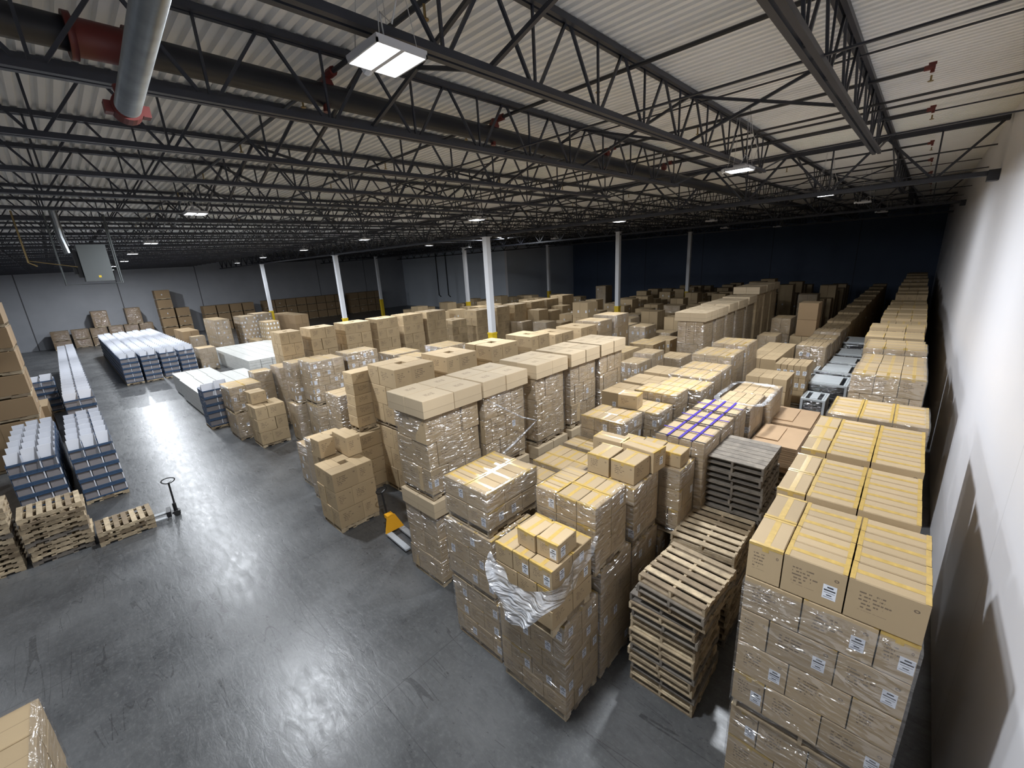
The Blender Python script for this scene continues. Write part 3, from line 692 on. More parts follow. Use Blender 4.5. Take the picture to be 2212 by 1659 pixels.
# wall row (right side, x -0.95 .. 0.5)
XW = [[0, .23, .6, 1], [0, .38, .80, 1], [0, .2, .62, 1], [0, .36, .74, 1]]
load('wall-row load 1 lower', -.93, .42, 4.55, 5.7, 0, 1.63, 3, 3, 3, 'tape', xs=XW, ys=[2, 3, 3], labels=.35)
load('wall-row load 1 upper', -.93, .5, 4.5, 5.75, 1.64, 4.0, 3, 3, 5, 'tape', xs=XW, ys=[2, 4, 4], labels=.55, filmtop=3.5)
load('wall-row load 2 upper', -.97, .42, 5.9, 7.22, 1.6, 4.0, 3, 4, 5, 'tape', xs=XW, ys=[2, 4, 4], filmtop=3.5)
load('wall-row load 2 lower', -.9, .4, 5.95, 7.15, 0, 1.59, 2, 2, 3, 'tape')
load('wall-row load 3 upper', -.97, .44, 7.45, 9.2, 1.6, 4.0, 3, 5, 5, 'tape', xs=XW, ys=[3, 5, 5], filmtop=3.5)
load('wall-row load 3 lower', -.9, .4, 7.5, 9.1, 0, 1.59, 2, 2, 3, 'tape')
load('wall-row load 4 upper', -.9, .48, 9.35, 10.6, 1.6, 4.02, 3, 3, 5, 'tape', ys=[3])
y = 13.35; i = 5
while y < 60:
    D = rnd.uniform(1.22, 1.5); zt = 3.9 + rnd.uniform(-.12, .12) if i < 12 else 3.85 + rnd.uniform(-.25, .25)
    xo = rnd.uniform(-.12, .06) if i > 5 else 0
    if i in (9, 10): xo = -.22
    load(f'wall-row load {i} upper', -.92 + xo, .47 + xo * .3, y, y + D, 1.75, zt, 3, 3, 4, 'tape', wrap=i < 9, labels=.3, filmtop=zt)
    if i < 8: load(f'wall-row load {i} lower', -.9 + xo, .4 + xo * .3, y, y + D, 0, 1.74, 2, 2, 3, 'tape', wrap=False)
    else: load(f'wall-row load {i} lower', -.9 + xo, .4 + xo * .3, y, y + D, 0, 1.74, 2, 1, 2, 'tape', wrap=False, pal=False)
    y += D + rnd.uniform(.04, .3); i += 1

# front mixed loads
load('three-high wrapped stack bottom', -5.72, -4.5, 4.0, 5.0, 0, 1.3, 3, 3, 3, 'tape', labels=.55)
load('three-high wrapped stack middle', -5.75, -4.52, 3.98, 5.0, 1.31, 2.6, 3, 3, 3, 'tape', labels=.55)
load('three-high wrapped stack top', -5.68, -4.58, 4.0, 5.28, 2.61, 3.45, 2, 4, 2, 'tape', labels=.3, xs=[[0, .52, 1], [0, .52, 1]], ys=[5, 3])
load('wide load under the draped film', -4.38, -3.02, 3.93, 4.86, 0, 1.86, 3, 2, 5, 'tape', labels=.5)
load('film-draped load', -4.1, -3.02, 3.68, 4.66, 1.87, 3.0, 3, 3, 3, 'tape', labels=.35, wrap=False, xs=[[0, .33, .62, 1], [0, .4, .75, 1]], ys=[2, 3, 2])
single('tape', -3.6, 4.07, 3.0, .34, .44, .28, -.04, 'loose yellow-taped carton on the film-draped load, nearer the wrapped stack', lbl=False)
single('tape', -3.24, 4.1, 3.0, .36, .46, .28, .03, 'loose yellow-taped carton with label on the film-draped load, nearer the empty pallets', lbl=True)
load('second front load lower', -4.3, -3.0, 4.9, 5.9, 0, 2.2, 3, 2, 5, 'tape', labels=.35)
load('second front load upper', -4.16, -3.0, 4.74, 5.68, 2.21, 3.44, 3, 3, 3, 'tape', labels=.5, xs=[[0, .36, .7, 1]], ys=[4, 2, 2])
load('third front load lower', -4.2, -3.02, 5.97, 6.98, 0, 1.98, 3, 2, 4, 'tape', labels=.35)
load('third front load upper', -4.1, -3.04, 6.02, 6.98, 1.99, 3.16, 3, 2, 3, 'tape', labels=.3)
single('tape', -3.83, 6.4, 3.165, .44, .56, .38, .02, 'loose yellow-taped carton on third front load, end nearer the lidded row')
single('tape', -3.33, 6.42, 3.165, .46, .56, .38, -.03, 'loose yellow-taped carton on third front load, end nearer the empty pallets')
single('tape', -4.05, 6.98, 3.165, .62, .36, .4, .03, 'loose taped carton behind the pair on third front load', lbl=False)
single('tape', -3.35, 6.96, 3.165, .68, .42, .42, -.1, 'loose taped carton with label, turned, behind the pair', lbl=True)
load('fourth front load lower', -4.1, -2.98, 7.02, 7.9, 0, 1.7, 3, 2, 3, 'tape')
load('fourth front load upper', -3.95, -2.72, 7.2, 7.92, 1.71, 3.12, 3, 2, 3, 'tape', labels=.5)
single('tape', -2.98, 7.5, 3.125, .42, .42, .28, 0, 'loose taped carton at the edge of fourth front load', lbl=False)
single('tape', -3.42, 7.52, 3.125, .42, .44, .28, 0.04, 'loose taped carton in the middle of fourth front load', lbl=False)
single('tape', -3.86, 7.5, 3.125, .4, .42, .26, 0.0, 'loose taped carton at the inner end of fourth front load', lbl=False)
# second-line loads between the lidded row and the front loads
for k, (ya, yb) in enumerate(((5.42, 6.3), (6.45, 7.45), (7.6, 8.2))):
    load(f'low wrapped load {ORD[k]} behind the three-high stack', -5.72, -4.55, ya, yb, 1.4, 2.78, 3, 2, 3, 'tape', labels=.2)
    load(f'bottom load {ORD[k]} behind the three-high stack', -5.7, -4.6, ya, yb, 0, 1.39, 2, 2, 3, 'tape', wrap=False)
load('shiny wrapped load with one carton beside', -5.68, -4.53, 8.3, 9.3, 1.8, 3.3, 3, 2, 4, 'tape', labels=.4)
load('bottom load below the shiny wrapped load', -5.68, -4.53, 8.3, 9.3, 0, 1.79, 2, 2, 3, 'tape', wrap=False)
load('load carrying one lone carton', -5.25, -4.18, 9.4, 10.3, 1.8, 3.28, 3, 2, 3, 'tape', labels=.4)
single('tape', -5.0, 9.55, 3.285, .5, .42, .36, .12, 'lone yellow-taped carton set on a wrapped load before the purple straps')
load('yellow-lined load A', -5.3, -4.15, 10.35, 11.2, 1.8, 3.5, 3, 2, 4, 'tape', labels=.3)
load('yellow-lined load B', -5.1, -3.85, 11.25, 12.3, 1.8, 3.45, 4, 2, 4, 'tape', labels=.3)
load('yellow-lined load C', -5.2, -3.98, 12.35, 13.35, 1.8, 3.5, 4, 2, 4, 'tape', labels=.3)
load('yellow-lined load D', -5.25, -4.0, 13.4, 14.4, 1.8, 3.5, 4, 2, 4, 'tape', labels=.3)
load('low carton load beside yellow lines', -6.5, -5.4, 10.6, 11.7, 1.2, 3.2, 2, 2, 3, 'kraft', wrap=False)
load('second low carton load beside yellow lines', -6.5, -5.35, 11.9, 13.0, 1.2, 3.2, 2, 2, 3, 'kraft', wrap=False)
load('third low carton load beside yellow lines', -6.5, -5.35, 13.3, 14.4, 1.2, 3.2, 2, 2, 3, 'kraft', wrap=False)
for ya, yb, q in ((10.35, 14.4, ''), (15, 17.8, ' far')):
    load(f'bottom cartons under the yellow-lined{q} loads', -5.25, -4.1, ya, yb, 0, 1.78, 2, 4, 3, 'kraft', wrap=False, pal=False)
load('tall hazy wrapped load near part', -5.5, -4.2, 14.95, 16.4, 1.8, 3.62, 3, 2, 3, 'tape', labels=.5)
load('tall hazy wrapped load far part', -5.35, -4.15, 16.5, 17.9, 1.8, 3.75, 3, 2, 3, 'tape', labels=.3)
# purple strapped row
PUR = []
for k, (ya, yb) in enumerate(((8.02, 8.95), (9.02, 9.88), (9.98, 10.85))):
    load(f'purple-strapped load {k+1} upper', -3.6, -2.6, ya, yb, 1.72, 3.4, 4, 2, 4, 'purple', labels=.15, shift=False)
    load(f'purple-strapped load {k+1} lower', -3.6, -2.6, ya, yb, 0, 1.71, 3, 2, 3, 'kraft', wrap=True)
    PUR.append((-3.6, -2.6, ya, yb, 3.4, k))
load('film-rimmed load near part', -3.42, -2.55, 11.0, 12.3, 1.7, 3.28, 4, 3, 4, 'kraft', labels=.2)
load('film-rimmed load far part', -3.4, -2.4, 12.35, 13.6, 1.7, 3.24, 4, 3, 4, 'kraft', labels=.2)
load('bottom cartons under the film-rimmed load', -3.4, -2.5, 11.0, 13.6, 0, 1.69, 2, 3, 3, 'kraft', wrap=True)
load('six-carton load behind the film rim', -3.8, -2.6, 15.25, 16.4, 1.6, 3.0, 3, 2, 3, 'kraft', wrap=False, labels=.35, shift=False)
load('bottom cartons below the six-carton load', -3.8, -2.6, 15.25, 16.4, 0, 1.59, 3, 2, 3, 'kraft')
load('five-carton load behind', -3.42, -2.43, 17.4, 18.6, 1.5, 3.0, 5, 2, 3, 'kraft', wrap=False, labels=.4, shift=False)
load('long low carton block', -4.55, -3.5, 18.0, 21.6, .2, 3.0, 2, 5, 4, 'kraft', wrap=False, labels=.1, pal=False)
y = 21.2; k = 0
while y < 58:
    load(f'dim wrapped row load {k+1}', -3.45, -2.4, y, y + 1.25, 0, 3.0 - (.1 if k % 3 else 0), 4, 2, 5, 'kraft', wrap=k < 5, labels=.3 if k < 1 else .1, pal=False); y += 1.35; k += 1
load('upright tall load on dim row', -4.35, -3.5, 26.0, 27.1, 3.0 - .4, 4.3, 1, 1, 2, 'bulk', wrap=False, labels=0, pal=False)
load('base cartons below the upright load', -4.55, -3.5, 25.9, 27.2, 0, 2.59, 2, 2, 4, 'kraft', wrap=False, pal=False)
load('small stack left of dim row', -5.4, -4.6, 23.0, 24.3, 0, 3.0, 2, 2, 4, 'kraft', labels=.3, pal=False)
load('small stack left of dim row second', -5.6, -4.7, 26.5, 28, 0, 3.4, 2, 2, 4, 'kraft', labels=.3, pal=False)

# lidded row N
for k, (ya, yb) in enumerate(((4.45, 6.03), (6.08, 7.6), (7.93, 9.3), (9.47, 10.92), (11.04, 12.5))):
    nm = f'lidded-row load {k+1}'
    load(nm + ' bottom', -8.0, -6.84, ya + .05, yb - .1, 0, 1.8, 2, 3, 3, 'plain', labels=.03, jit=.05)
    load(nm + ' middle lids', -8.06, -6.8, ya, yb - .04, 1.82, 2.2, 2, 2, 1, 'lid', wrap=False, pal=False, labels=0, shift=False)
    load(nm + ' body', -7.98, -6.86, ya + .06, yb - .1, 2.22, 4.1, 2, 3, 3, 'plain', labels=.04, jit=.05)
    load(nm + ' top lids', -8.1, -6.77, ya, yb, 4.11, 4.5, 2, 2, 1, 'lid', wrap=False, pal=False, labels=0, shift=False, jit=.012)
load('label-dotted load near', -8.3, -7.5, 14.8, 16.0, 0, 3.0, 3, 4, 6, 'kraft', labels=.85)
load('label-dotted load far', -8.35, -7.5, 16.1, 17.2, 0, 3.15, 3, 3, 6, 'kraft', labels=.85)
load('yellow-topped load', -10.1, -9.0, 16.5, 18.0, 0, 3.0, 4, 3, 5, 'tape', wrap=False, labels=.1)
load('purple-topped dim load', -7.9, -6.9, 17.4, 18.8, 0, 2.75, 3, 2, 4, 'kraft', labels=.3)
T = [(19.55, 21.0, 4.45), (21.15, 22.6, 4.45), (22.75, 24.1, 4.5), (24.25, 25.9, 4.5), (26.1, 27.6, 4.55), (28.0, 29.5, 4.95), (29.7, 31.2, 4.95), (31.3, 32.8, 4.95)]
for k, (ya, yb, zt) in enumerate(T):
    nm = f'tall-row load {k+1}'
    load(nm + ' body', -7.95, -6.8, ya + .08, yb - .1, 1.8 if k < 1 else 1.75, zt - .42, 3, 2, 2 if k < 5 else 3, 'plain', labels=.05, wrap=k < 5)
    load(nm + ' base', -7.95, -6.8, ya + .1, yb - .1, 0, 1.74, 3, 2, 2, 'plain', labels=.05, wrap=False)
    load(nm + ' top', -8.1, -6.68, ya, yb, zt - .41, zt, 2, 2, 1, 'lid', wrap=False, pal=False, labels=0, shift=False)

# printed-carton row J (around z 4.2)
for k, (ya, yb) in enumerate(((6.28, 7.72), (8.22, 9.55), (10.25, 11.65), (12.45, 13.6), (14.0, 15.3), (15.9, 17.2))):
    zt = 4.2 if k < 4 else 4.05
    def sk(a, c, kk, na, nc, nk): return kk == nk and a == 1 and c == 1 and na > 1
    load(f'printed-row load {k+1} upper', -12.4 if k == 0 else -12.25, -10.82, ya, yb, 2.25, zt, 3, 3, 3, 'plain', wrap=False, labels=0, jit=.01, pin=True)
    load(f'printed-row load {k+1} lower', -12.2, -10.9, ya, yb, 0, 2.2, 2, 2, 3, 'plain', wrap=False, labels=0, jit=.01, pin=True)
load('label-sided load behind printed row', -12.3, -11.0, 17.6, 18.9, 1.5, 4.1, 3, 2, 4, 'kraft', labels=.6)
load('second label-sided load behind printed row', -12.3, -11.0, 19.2, 20.6, 1.5, 4.2, 3, 2, 4, 'kraft', labels=.6)
load('base below the label-sided loads', -12.3, -11.0, 17.6, 20.6, 0, 1.48, 3, 3, 3, 'kraft', wrap=False, pal=False)
# narrow tower
load('narrow carton tower upper', -13.05, -12.45, 5.72, 6.6, 2.05, 4.0, 1, 1, 5, 'plain', wrap=False, labels=0, shift=False, jit=.02)
load('narrow carton tower lower', -13.05, -12.2, 5.45, 6.4, 0, 2.03, 2, 1, 4, 'plain', wrap=False, labels=0, jit=.02)
load('carton wall beside the yellow jack', -8.95, -8.15, 5.1, 6.9, 0, 2.2, 1, 3, 4, 'plain', wrap=False, labels=0, jit=.02)
load('tall carton wall beside the yellow jack', -8.95, -8.15, 5.1, 6.9, 2.22, 3.9, 2, 3, 4, 'plain', wrap=False, labels=0, jit=.02)
# loose cartons pile K1
load('loose carton pile by the yellow jack', -11.86, -10.72, 3.95, 5.15, 0, 1.82, 2, 2, 3, 'plain', wrap=False, labels=0, jit=.01, pin=True)
single('plain', -12.25, 4.45, 1.82, .5, .46, .55, .05, 'loose carton overhanging the pile corner toward the aisle')
single('plain', -11.85, 5.0, 1.83, .9, .42, .6, .0, 'long loose carton lying across the pile back')
LOADS.append((-12.6, 4.2, 1.82, -11.4, 5.2, 2.4))
load('cartons behind the loose pile', -12.9, -11.9, 4.3, 5.4, 0, 1.8, 2, 2, 3, 'plain', wrap=False, labels=0)
load('flat purple-banded load', -13.45, -12.95, 4.35, 5.38, 0, 2.1, 1, 2, 4, 'purple', labels=.1)
load('small wrapped load at the aisle', -14.9, -13.75, 4.55, 5.6, 0, 1.5, 2, 2, 4, 'tape', labels=.6)
load('grey wrapped load behind the tower', -15.2, -14.1, 5.9, 7.0, 0, 2.9, 2, 2, 6, 'kraft', labels=.2)
# amber wrapped loads
load('amber wrapped load 1 upper', -18.1, -16.95, 6.22, 7.6, 1.9, 3.7, 3, 3, 5, 'tape', labels=.4)
load('amber wrapped load 1 lower', -18.0, -16.95, 6.2, 7.5, 0, 1.89, 2, 2, 4, 'tape', labels=.4)
load('amber wrapped load 2 upper', -18.1, -17.0, 7.8, 9.2, 1.9, 3.75, 3, 3, 5, 'tape', labels=.5)
load('amber wrapped load 2 lower', -18.1, -17.0, 7.8, 9.2, 0, 1.89, 2, 2, 4, 'tape', wrap=False)
load('slim wrapped load beside amber upper', -19.3, -18.35, 6.0, 7.0, 1.75, 3.55, 2, 2, 5, 'tape', labels=.3)
load('slim wrapped load beside amber lower', -19.3, -18.35, 5.9, 7.0, 0, 1.74, 2, 2, 4, 'tape', labels=.3)
load('pale flat wrapped load 1', -20.3, -18.8, 11.0, 12.6, .4, 2.9, 3, 3, 5, 'tape', labels=.15, pal=False)
load('pale flat wrapped load 2', -18.5, -17.2, 11.0, 12.2, .4, 2.9, 3, 3, 5, 'tape', labels=.15, pal=False)
load('pale flat wrapped load 3', -19.2, -17.6, 13.2, 14.8, .4, 3.0, 3, 3, 5, 'tape', labels=.15, pal=False)
load('pale flat wrapped load 4', -16.6, -15.2, 11.8, 13.0, .4, 3.1, 3, 3, 5, 'tape', labels=.15, pal=False)
load('pale flat wrapped load 5', -16.9, -15.5, 14, 15.4, .4, 3.1, 3, 3, 5, 'tape', labels=.15, pal=False)
# loose pile 2
load('loose carton pile at the aisle middle', -20.5, -19.36, 4.6, 5.76, 0, 1.8, 2, 2, 3, 'plain', wrap=False, labels=0, jit=.01, pin=True)
single('plain', -20.6, 5.0, 1.81, .36, .6, .5, .02, 'upper loose carton on the middle aisle pile, nearer the blue trays')
single('plain', -20.2, 5.02, 1.81, .36, .6, .5, -.02, 'upper loose carton on the middle aisle pile, nearer the amber loads')
load('wrapped load with opened film lower', -22.7, -21.2, 4.25, 5.5, 0, 1.25, 3, 2, 3, 'tape', labels=.3)
load('wrapped load with opened film upper', -22.75, -21.25, 4.25, 5.55, 1.26, 2.45, 3, 2, 3, 'tape', labels=.4)
load('raised box row on the opened load', -23.2, -22.3, 5.6, 6.4, 0, 2.7, 2, 1, 5, 'tape', labels=.4)
load('cross-marked wrapped load', -22.85, -21.5, 6.5, 7.6, 0, 2.85, 2, 2, 5, 'kraft', labels=.3)
load('second cross-marked wrapped load', -22.85, -21.5, 7.8, 9.0, 0, 2.9, 2, 2, 5, 'kraft', labels=.1)
# long carton wall
for k, (ya, yb) in enumerate(((7.25, 8.3), (8.75, 10.1), (10.65, 12.2), (12.6, 14.05), (14.4, 15.9), (16.2, 17.75))):
    def sk2(a, c, kk, na, nc, nk): return kk == nk and a == 1 and c == 1 and na > 1
    load(f'carton-wall load {k+1}', -24.3, -22.95, ya, yb, 0, 4.3, 3, 3, 7, 'plain', wrap=False, labels=0, jit=.012, pin=True)
for k, (ya, yb, zt) in enumerate(((19.2, 20.6, 3.3), (21.6, 23.2, 3.75), (23.8, 25.3, 3.75), (25.9, 27.4, 3.75), (28.0, 29.8, 3.75), (30.2, 31.9, 3.75), (32.5, 34.3, 3.9))):
    load(f'low carton-wall load {k+1}', -25.6, -24.2, ya, yb, 0, zt, 2, 2, 6, 'plain', wrap=False, labels=0, jit=.025, pin=True)

# mid and far dim loads
def mid(desc, x0, x1, y0, y1, zt, nx=3, ny=3, nz=5, st='kraft', wrap=False, labels=.25): load(desc, x0, x1, y0, y1, 0, zt, nx, ny, nz, st, wrap=wrap, labels=labels, pal=False)
mid('mid wrapped load 1', -13.3, -12.3, 22.9, 24.3, 3.1, wrap=True); mid('mid wrapped load 2', -12.1, -11.1, 22.7, 24.2, 3.1, wrap=True, labels=.5)
mid('mid wrapped load 3', -10.6, -9.3, 20.0, 21.5, 2.7, st='tape'); mid('mid wrapped load 4', -10.5, -9.3, 22, 23.4, 2.6)
k = 0
for xr, x in enumerate((-10.4, -13.2, -16.2, -19.4, -22.6)):
    k = 0; y = 24.6 if x > -12 else (25.0 if x > -15 else 21.0 + xr)
    while y < 60:
        zt = 2.5 + rnd.choice((0, .25, .45, .7)) + (1.0 if rnd.random() < .05 else 0)
        if rnd.random() < .92:
            mid(f'{ORD[xr]}-row back-area load {k+1}', x - 1.25, x, y, y + 1.25, zt, 2, 2, 4, labels=.3, wrap=(k % 4 == 0 and y < 36)); k += 1
        y += rnd.uniform(1.4, 2.2)
for xr, x in enumerate((-28.5, -31.5, -35, -39, -43)):
    k = 0; y = 22.0 + xr * 1.5
    while y < (44 if xr == 0 else 47):
        zt = 2.2 + rnd.choice((0, .3, .6, .9))
        if rnd.random() < .85:
            mid(f'{ORD[xr]}-row middle-area load {k+1}', x - 1.3, x, y, y + 1.3, zt, 2, 2, 3, labels=.25); k += 1
        y += rnd.uniform(1.7, 3.0)
for xr, x in enumerate((-5.4, -8.9)):
    k = 0; y = 34.0 - xr * 2
    while y < 60:
        zt = 2.6 + rnd.choice((0, .3, .6, 1.0))
        if rnd.random() < .8: mid(f'{ORD[xr]}-row dark far load {k+1}', x - 1.2, x, y, y + 1.25, zt, 2, 2, 3, labels=.3, wrap=(k % 5 == 0 and y < 40)); k += 1
        y += rnd.uniform(1.5, 2.4)
mid('shiny silver wrapped load far', -28.45, -27.1, 45, 46.5, 3.9, wrap=True)
# left-back loads
load('long wrapped block by the far trays', -55.0, -50.4, 10.3, 11.6, 0, 3.2, 6, 2, 6, 'kraft', labels=.5)
load('labelled wrapped block near', -52.2, -49.7, 12.4, 13.9, 0, 3.3, 4, 4, 8, 'kraft', labels=.9)
load('labelled wrapped block far', -54.2, -51.6, 14.3, 16.0, 0, 3.3, 4, 4, 8, 'kraft', labels=.9)
load('white-labelled small block', -46.2, -44.2, 13.0, 14.2, 0, 3.0, 3, 4, 7, 'kraft', labels=.95, wrap=False)
load('brown long wrapped block', -54.0, -47.9, 17.0, 18.4, 0, 3.0, 6, 2, 3, 'bulk', labels=.1, wrap=False)
load('low wrapped box behind the trays', -42.9, -41.3, 6.9, 8.1, 0, 1.8, 2, 2, 4, 'kraft', labels=.5)
load('low pinkish wrapped box', -52.4, -51.2, 8.3, 9.4, 0, 1.8, 2, 2, 3, 'kraft', labels=.3)
load('low brown boxes at far tray end', -63, -58, 8.7, 10.2, 0, 1.8, 4, 2, 2, 'bulk', labels=0, wrap=False)
load('wide low load under panels', -49.6, -46.5, 12.6, 13.5, 0, 1.1, 5, 1, 2, 'kraft', labels=.2, wrap=False)
# bulk boxes along the grey left wall
k = 0
for y0 in (-1.3, .45, 2.1):
    load(f'wall pallet box {k+1} bottom', -75.2, -73.4, y0, y0 + 1.55, 0, 1.0, 1, 1, 1, 'bulk', labels=0)
    load(f'wall pallet box {k+1} upper', -75.2, -73.4, y0, y0 + 1.55, 1.02, 2.15, 1, 1, 1, 'bulk', labels=0); k += 1
for y0, n in ((3.8, 2), (5.3, 2), (6.8, 2)):
    load(f'wall pallet box {k+1}', -75.2, -73.4, y0, y0 + 1.4, 0, 2.15, 1, 1, 2, 'bulk', labels=0); k += 1
load('upper grey wrapped box on wall row, first', -75.2, -73.4, 2.6, 4.1, 2.16, 4.15, 1, 1, 1, 'bulk', labels=0)
load('upper grey wrapped box on wall row, second', -75.2, -73.4, 5.8, 7.3, 2.16, 4.2, 1, 1, 1, 'bulk', labels=0)
for i in range(5): load(f'tall box tower level {i+1}', -75.2, -73.4, 9.2, 10.8, i * 1.24, i * 1.24 + 1.2, 1, 1, 1, 'bulk', labels=.6, wrap=False)
for i in range(3): load(f'box column beside tower level {i+1}', -75.2, -73.4, 11.0, 12.5, i * 1.24, i * 1.24 + 1.2, 1, 1, 1, 'bulk', labels=.5, wrap=False)
k = 0
for y0 in (14.1, 15.75, 17.4, 19.05, 22.0, 23.6, 25.2, 26.8, 28.4, 30.0, 31.6, 33.2, 36, 37.6, 39.2, 40.8):
    for i in range(3): load(f'grey-wall box column {k+1} level {i+1}', -75.2, -73.4, y0, y0 + 1.5, i * 1.2, i * 1.2 + 1.17, 1, 1, 1, 'bulk', labels=.15, wrap=False)
    k += 1
# tall brown stack at the left
TBX, TBY = -25.6, -1.53
for i in range(6):
    zt = 6.62 - (5 - i) * .93 - .0
    z0 = max(0, zt - .92)
    load(f'huge jagged stack level {i+1}', TBX - 2.4, TBX, TBY - 3.4, TBY, z0 if i else 0, zt, 2, 3, 1, 'bulk', labels=.1, wrap=False, shift=False)
load('wrapped load cut by the frame corner', -6.7, -5.6, -2.4, -1.2, 1.4, 2.5, 2, 2, 3, 'kraft', labels=0)
load('lower load at the frame corner', -6.7, -5.6, -2.4, -1.2, 0, 1.38, 2, 2, 3, 'kraft', labels=0)
load('brown box behind far trays left', -31.5, -29.5, -2.9, -1.4, 0, 1.7, 1, 1, 1, 'bulk', labels=0, wrap=False)

# ---- pick the 300 of each kind that show largest, ray-testing against the other loads
AB = np.array(LOADS)
Rm = np.array(R)
def proj(p):
    c = Rm.T @ (np.array(p) - np.array([0, 0, CAMZ]))
    if c[2] < .05: return None
    return 1106 + FPX * c[0] / c[2], 829.5 + FPX * c[1] / c[2], c[2]
def blocked(p, own):
    o = np.array([0, 0, CAMZ]); d = np.array(p) - o
    with np.errstate(divide='ignore', invalid='ignore'):
        t1 = (AB[:, 0:3] - o) / d; t2 = (AB[:, 3:6] - o) / d
    tn = np.minimum(t1, t2).max(axis=1); tf = np.maximum(t1, t2).min(axis=1)
    hit = (tn < tf) & (tf > 0) & (tn < .985)
    if own >= 0: hit[own] = False
    return hit.any()
def poly_area(q): return abs(sum(q[i][0] * q[(i + 1) % 4][1] - q[(i + 1) % 4][0] * q[i][1] for i in range(4))) / 2
def score(it):
    if it['hid']: return 0
    x, y, z, a, b_, h = it['x'], it['y'], it['z'], it['dx'] / 2, it['dy'] / 2, it['dz']
    s = 0; F = []
    if it['top']: F.append([(x - a, y - b_, z + h), (x + a, y - b_, z + h), (x + a, y + b_, z + h), (x - a, y + b_, z + h)])
    if it['front']:
        yy = y - b_ if it['y0'] > -.3 else y + b_
        F.append([(x - a, yy, z), (x + a, yy, z), (x + a, yy, z + h), (x - a, yy, z + h)])
    if it['right']: F.append([(x + a, y - b_, z), (x + a, y + b_, z), (x + a, y + b_, z + h), (x + a, y - b_, z + h)])
    for f in F:
        q = [proj(p) for p in f]
        if any(v is None for v in q): continue
        cx = sum(v[0] for v in q) / 4; cyy = sum(v[1] for v in q) / 4
        if not (-40 < cx < 2250 and -40 < cyy < 1700): continue
        ctr = np.mean(np.array(f), axis=0); vis = 0
        for wv in (0, .7):
            for kk in ((0, 2) if wv else (0,)):
                pt = ctr * (1 - wv) + np.array(f[kk]) * wv
                if not blocked(pt, it['load']): vis += 1
        s += poly_area(q) * vis / 3
    return s
by = {}
for it in ITEMS:
    it['s'] = score(it) + (1e6 if it.get('force') else 0)
    by.setdefault(it['style'], []).append(it)
for p in PALS: p['s'] = score(p)
PALS.sort(key=lambda p: -p['s'])
nI = len([p for p in PALS[:150] if p['s'] > 15])
for p in PALS[:nI]: pallet(p['x'], p['y'], p['z'], p['dx'], p['dy'], p['lab'], seed=p['seed'], group='pallets under the loads')
b = MB()
for p in PALS[nI:]:
    for q in pallet_mbs(p['dx'], p['dy'], .14, 7, False, p['seed']):
        n = len(b.v); b.v += [(v[0] + p['x'], v[1] + p['y'], v[2] + p['z']) for v in q.v]; b.f += [tuple(n + i for i in f) for f in q.f]; b.m += q.m; b.uv += q.uv
tag(link('wooden_pallets', b.mesh('wooden_pallets', ['wood'])), 'remaining wooden pallets hidden under the farther loads', 'pallets', None, 'stuff')
LBL = {}
def label_mesh(side, w=.12, h=.17):
    """thin shipping label, facing -y, +x or +y"""
    k = (side, w)
    if k in LBL: return LBL[k]
    b = MB(); n = {'f': (0, -1), 'r': (1, 0), 'b': (0, 1)}[side]
    def q(u0, z0, u1, z1, off, mi):
        if side == 'f': b.quad((u0, -off, z0), (u1, -off, z0), (u1, -off, z1), (u0, -off, z1), mi)
        elif side == 'r': b.quad((off, u0, z0), (off, u1, z0), (off, u1, z1), (off, u0, z1), mi)
        else: b.quad((u1, off, z0), (u0, off, z0), (u0, off, z1), (u1, off, z1), mi)
    q(-w / 2, -h / 2, w / 2, h / 2, .0015, 0)
    q(-w * .2, h * .28, w * .25, h * .38, .0025, 1); q(-w * .42, h * .08, w * .42, h * .17, .0025, 1); q(-w * .4, -h * .06, w * .4, -h * .03, .0025, 1)
    q(-w * .2, -h * .25, w * .2, -h * .18, .0025, 1); q(-w * .4, -h * .38, w * .3, -h * .35, .0025, 1)
    LBL[k] = b.mesh('shipping_label', ['label', 'ink']); return LBL[k]
MC = {}
def carton_mesh(it):
    dx, dy, dz = round(it['dx'], 2), round(it['dy'], 2), round(it['dz'], 2)
    k = (it['style'], dx, dy, dz, it['big'])
    if k in MC: return MC[k]
    kind, side, top = STY[it['style']]
    if it['big'] and top == 'toptape': top = 'top'
    b = MB(); rot = dx > dy
    if not it['big']: b.box(-it['dx'] / 2, -it['dy'] / 2, 0, it['dx'] / 2, it['dy'] / 2, it['dz'], 0, 1, rot)
    else:
        # slightly bulged and chamfered box
        e = .009; X, Y, Z = it['dx'] / 2, it['dy'] / 2, it['dz']
        i = len(b.v)
        def ring(x, y, z): return [(-x, -y, z), (x, -y, z), (x, y, z), (-x, y, z)]
        b.v += ring(X - e, Y - e, 0) + ring(X, Y, e) + ring(X, Y, Z - e) + ring(X - e, Y - e, Z)
        U = ((0, 0), (1, 0), (1, 1), (0, 1)); UT = U if not rot else ((0, 0), (0, 1), (1, 1), (1, 0))
        for r_i, zz in ((0, (0, .02)), (4, (.02, .98)), (8, (.98, 1))):
            for j in range(4):
                j2 = (j + 1) % 4; b.f.append((i + r_i + j, i + r_i + j2, i + r_i + 4 + j2, i + r_i + 4 + j)); b.m.append(0); b.uv += [(0, zz[0]), (1, zz[0]), (1, zz[1]), (0, zz[1])]
        b.f.append((i + 12, i + 13, i + 14, i + 15)); b.m.append(1); b.uv += UT
        b.f.append((i + 3, i + 2, i + 1, i)); b.m.append(1); b.uv += UT
    MC[k] = b.mesh(kind, [side, top]); return MC[k]
TC = {}
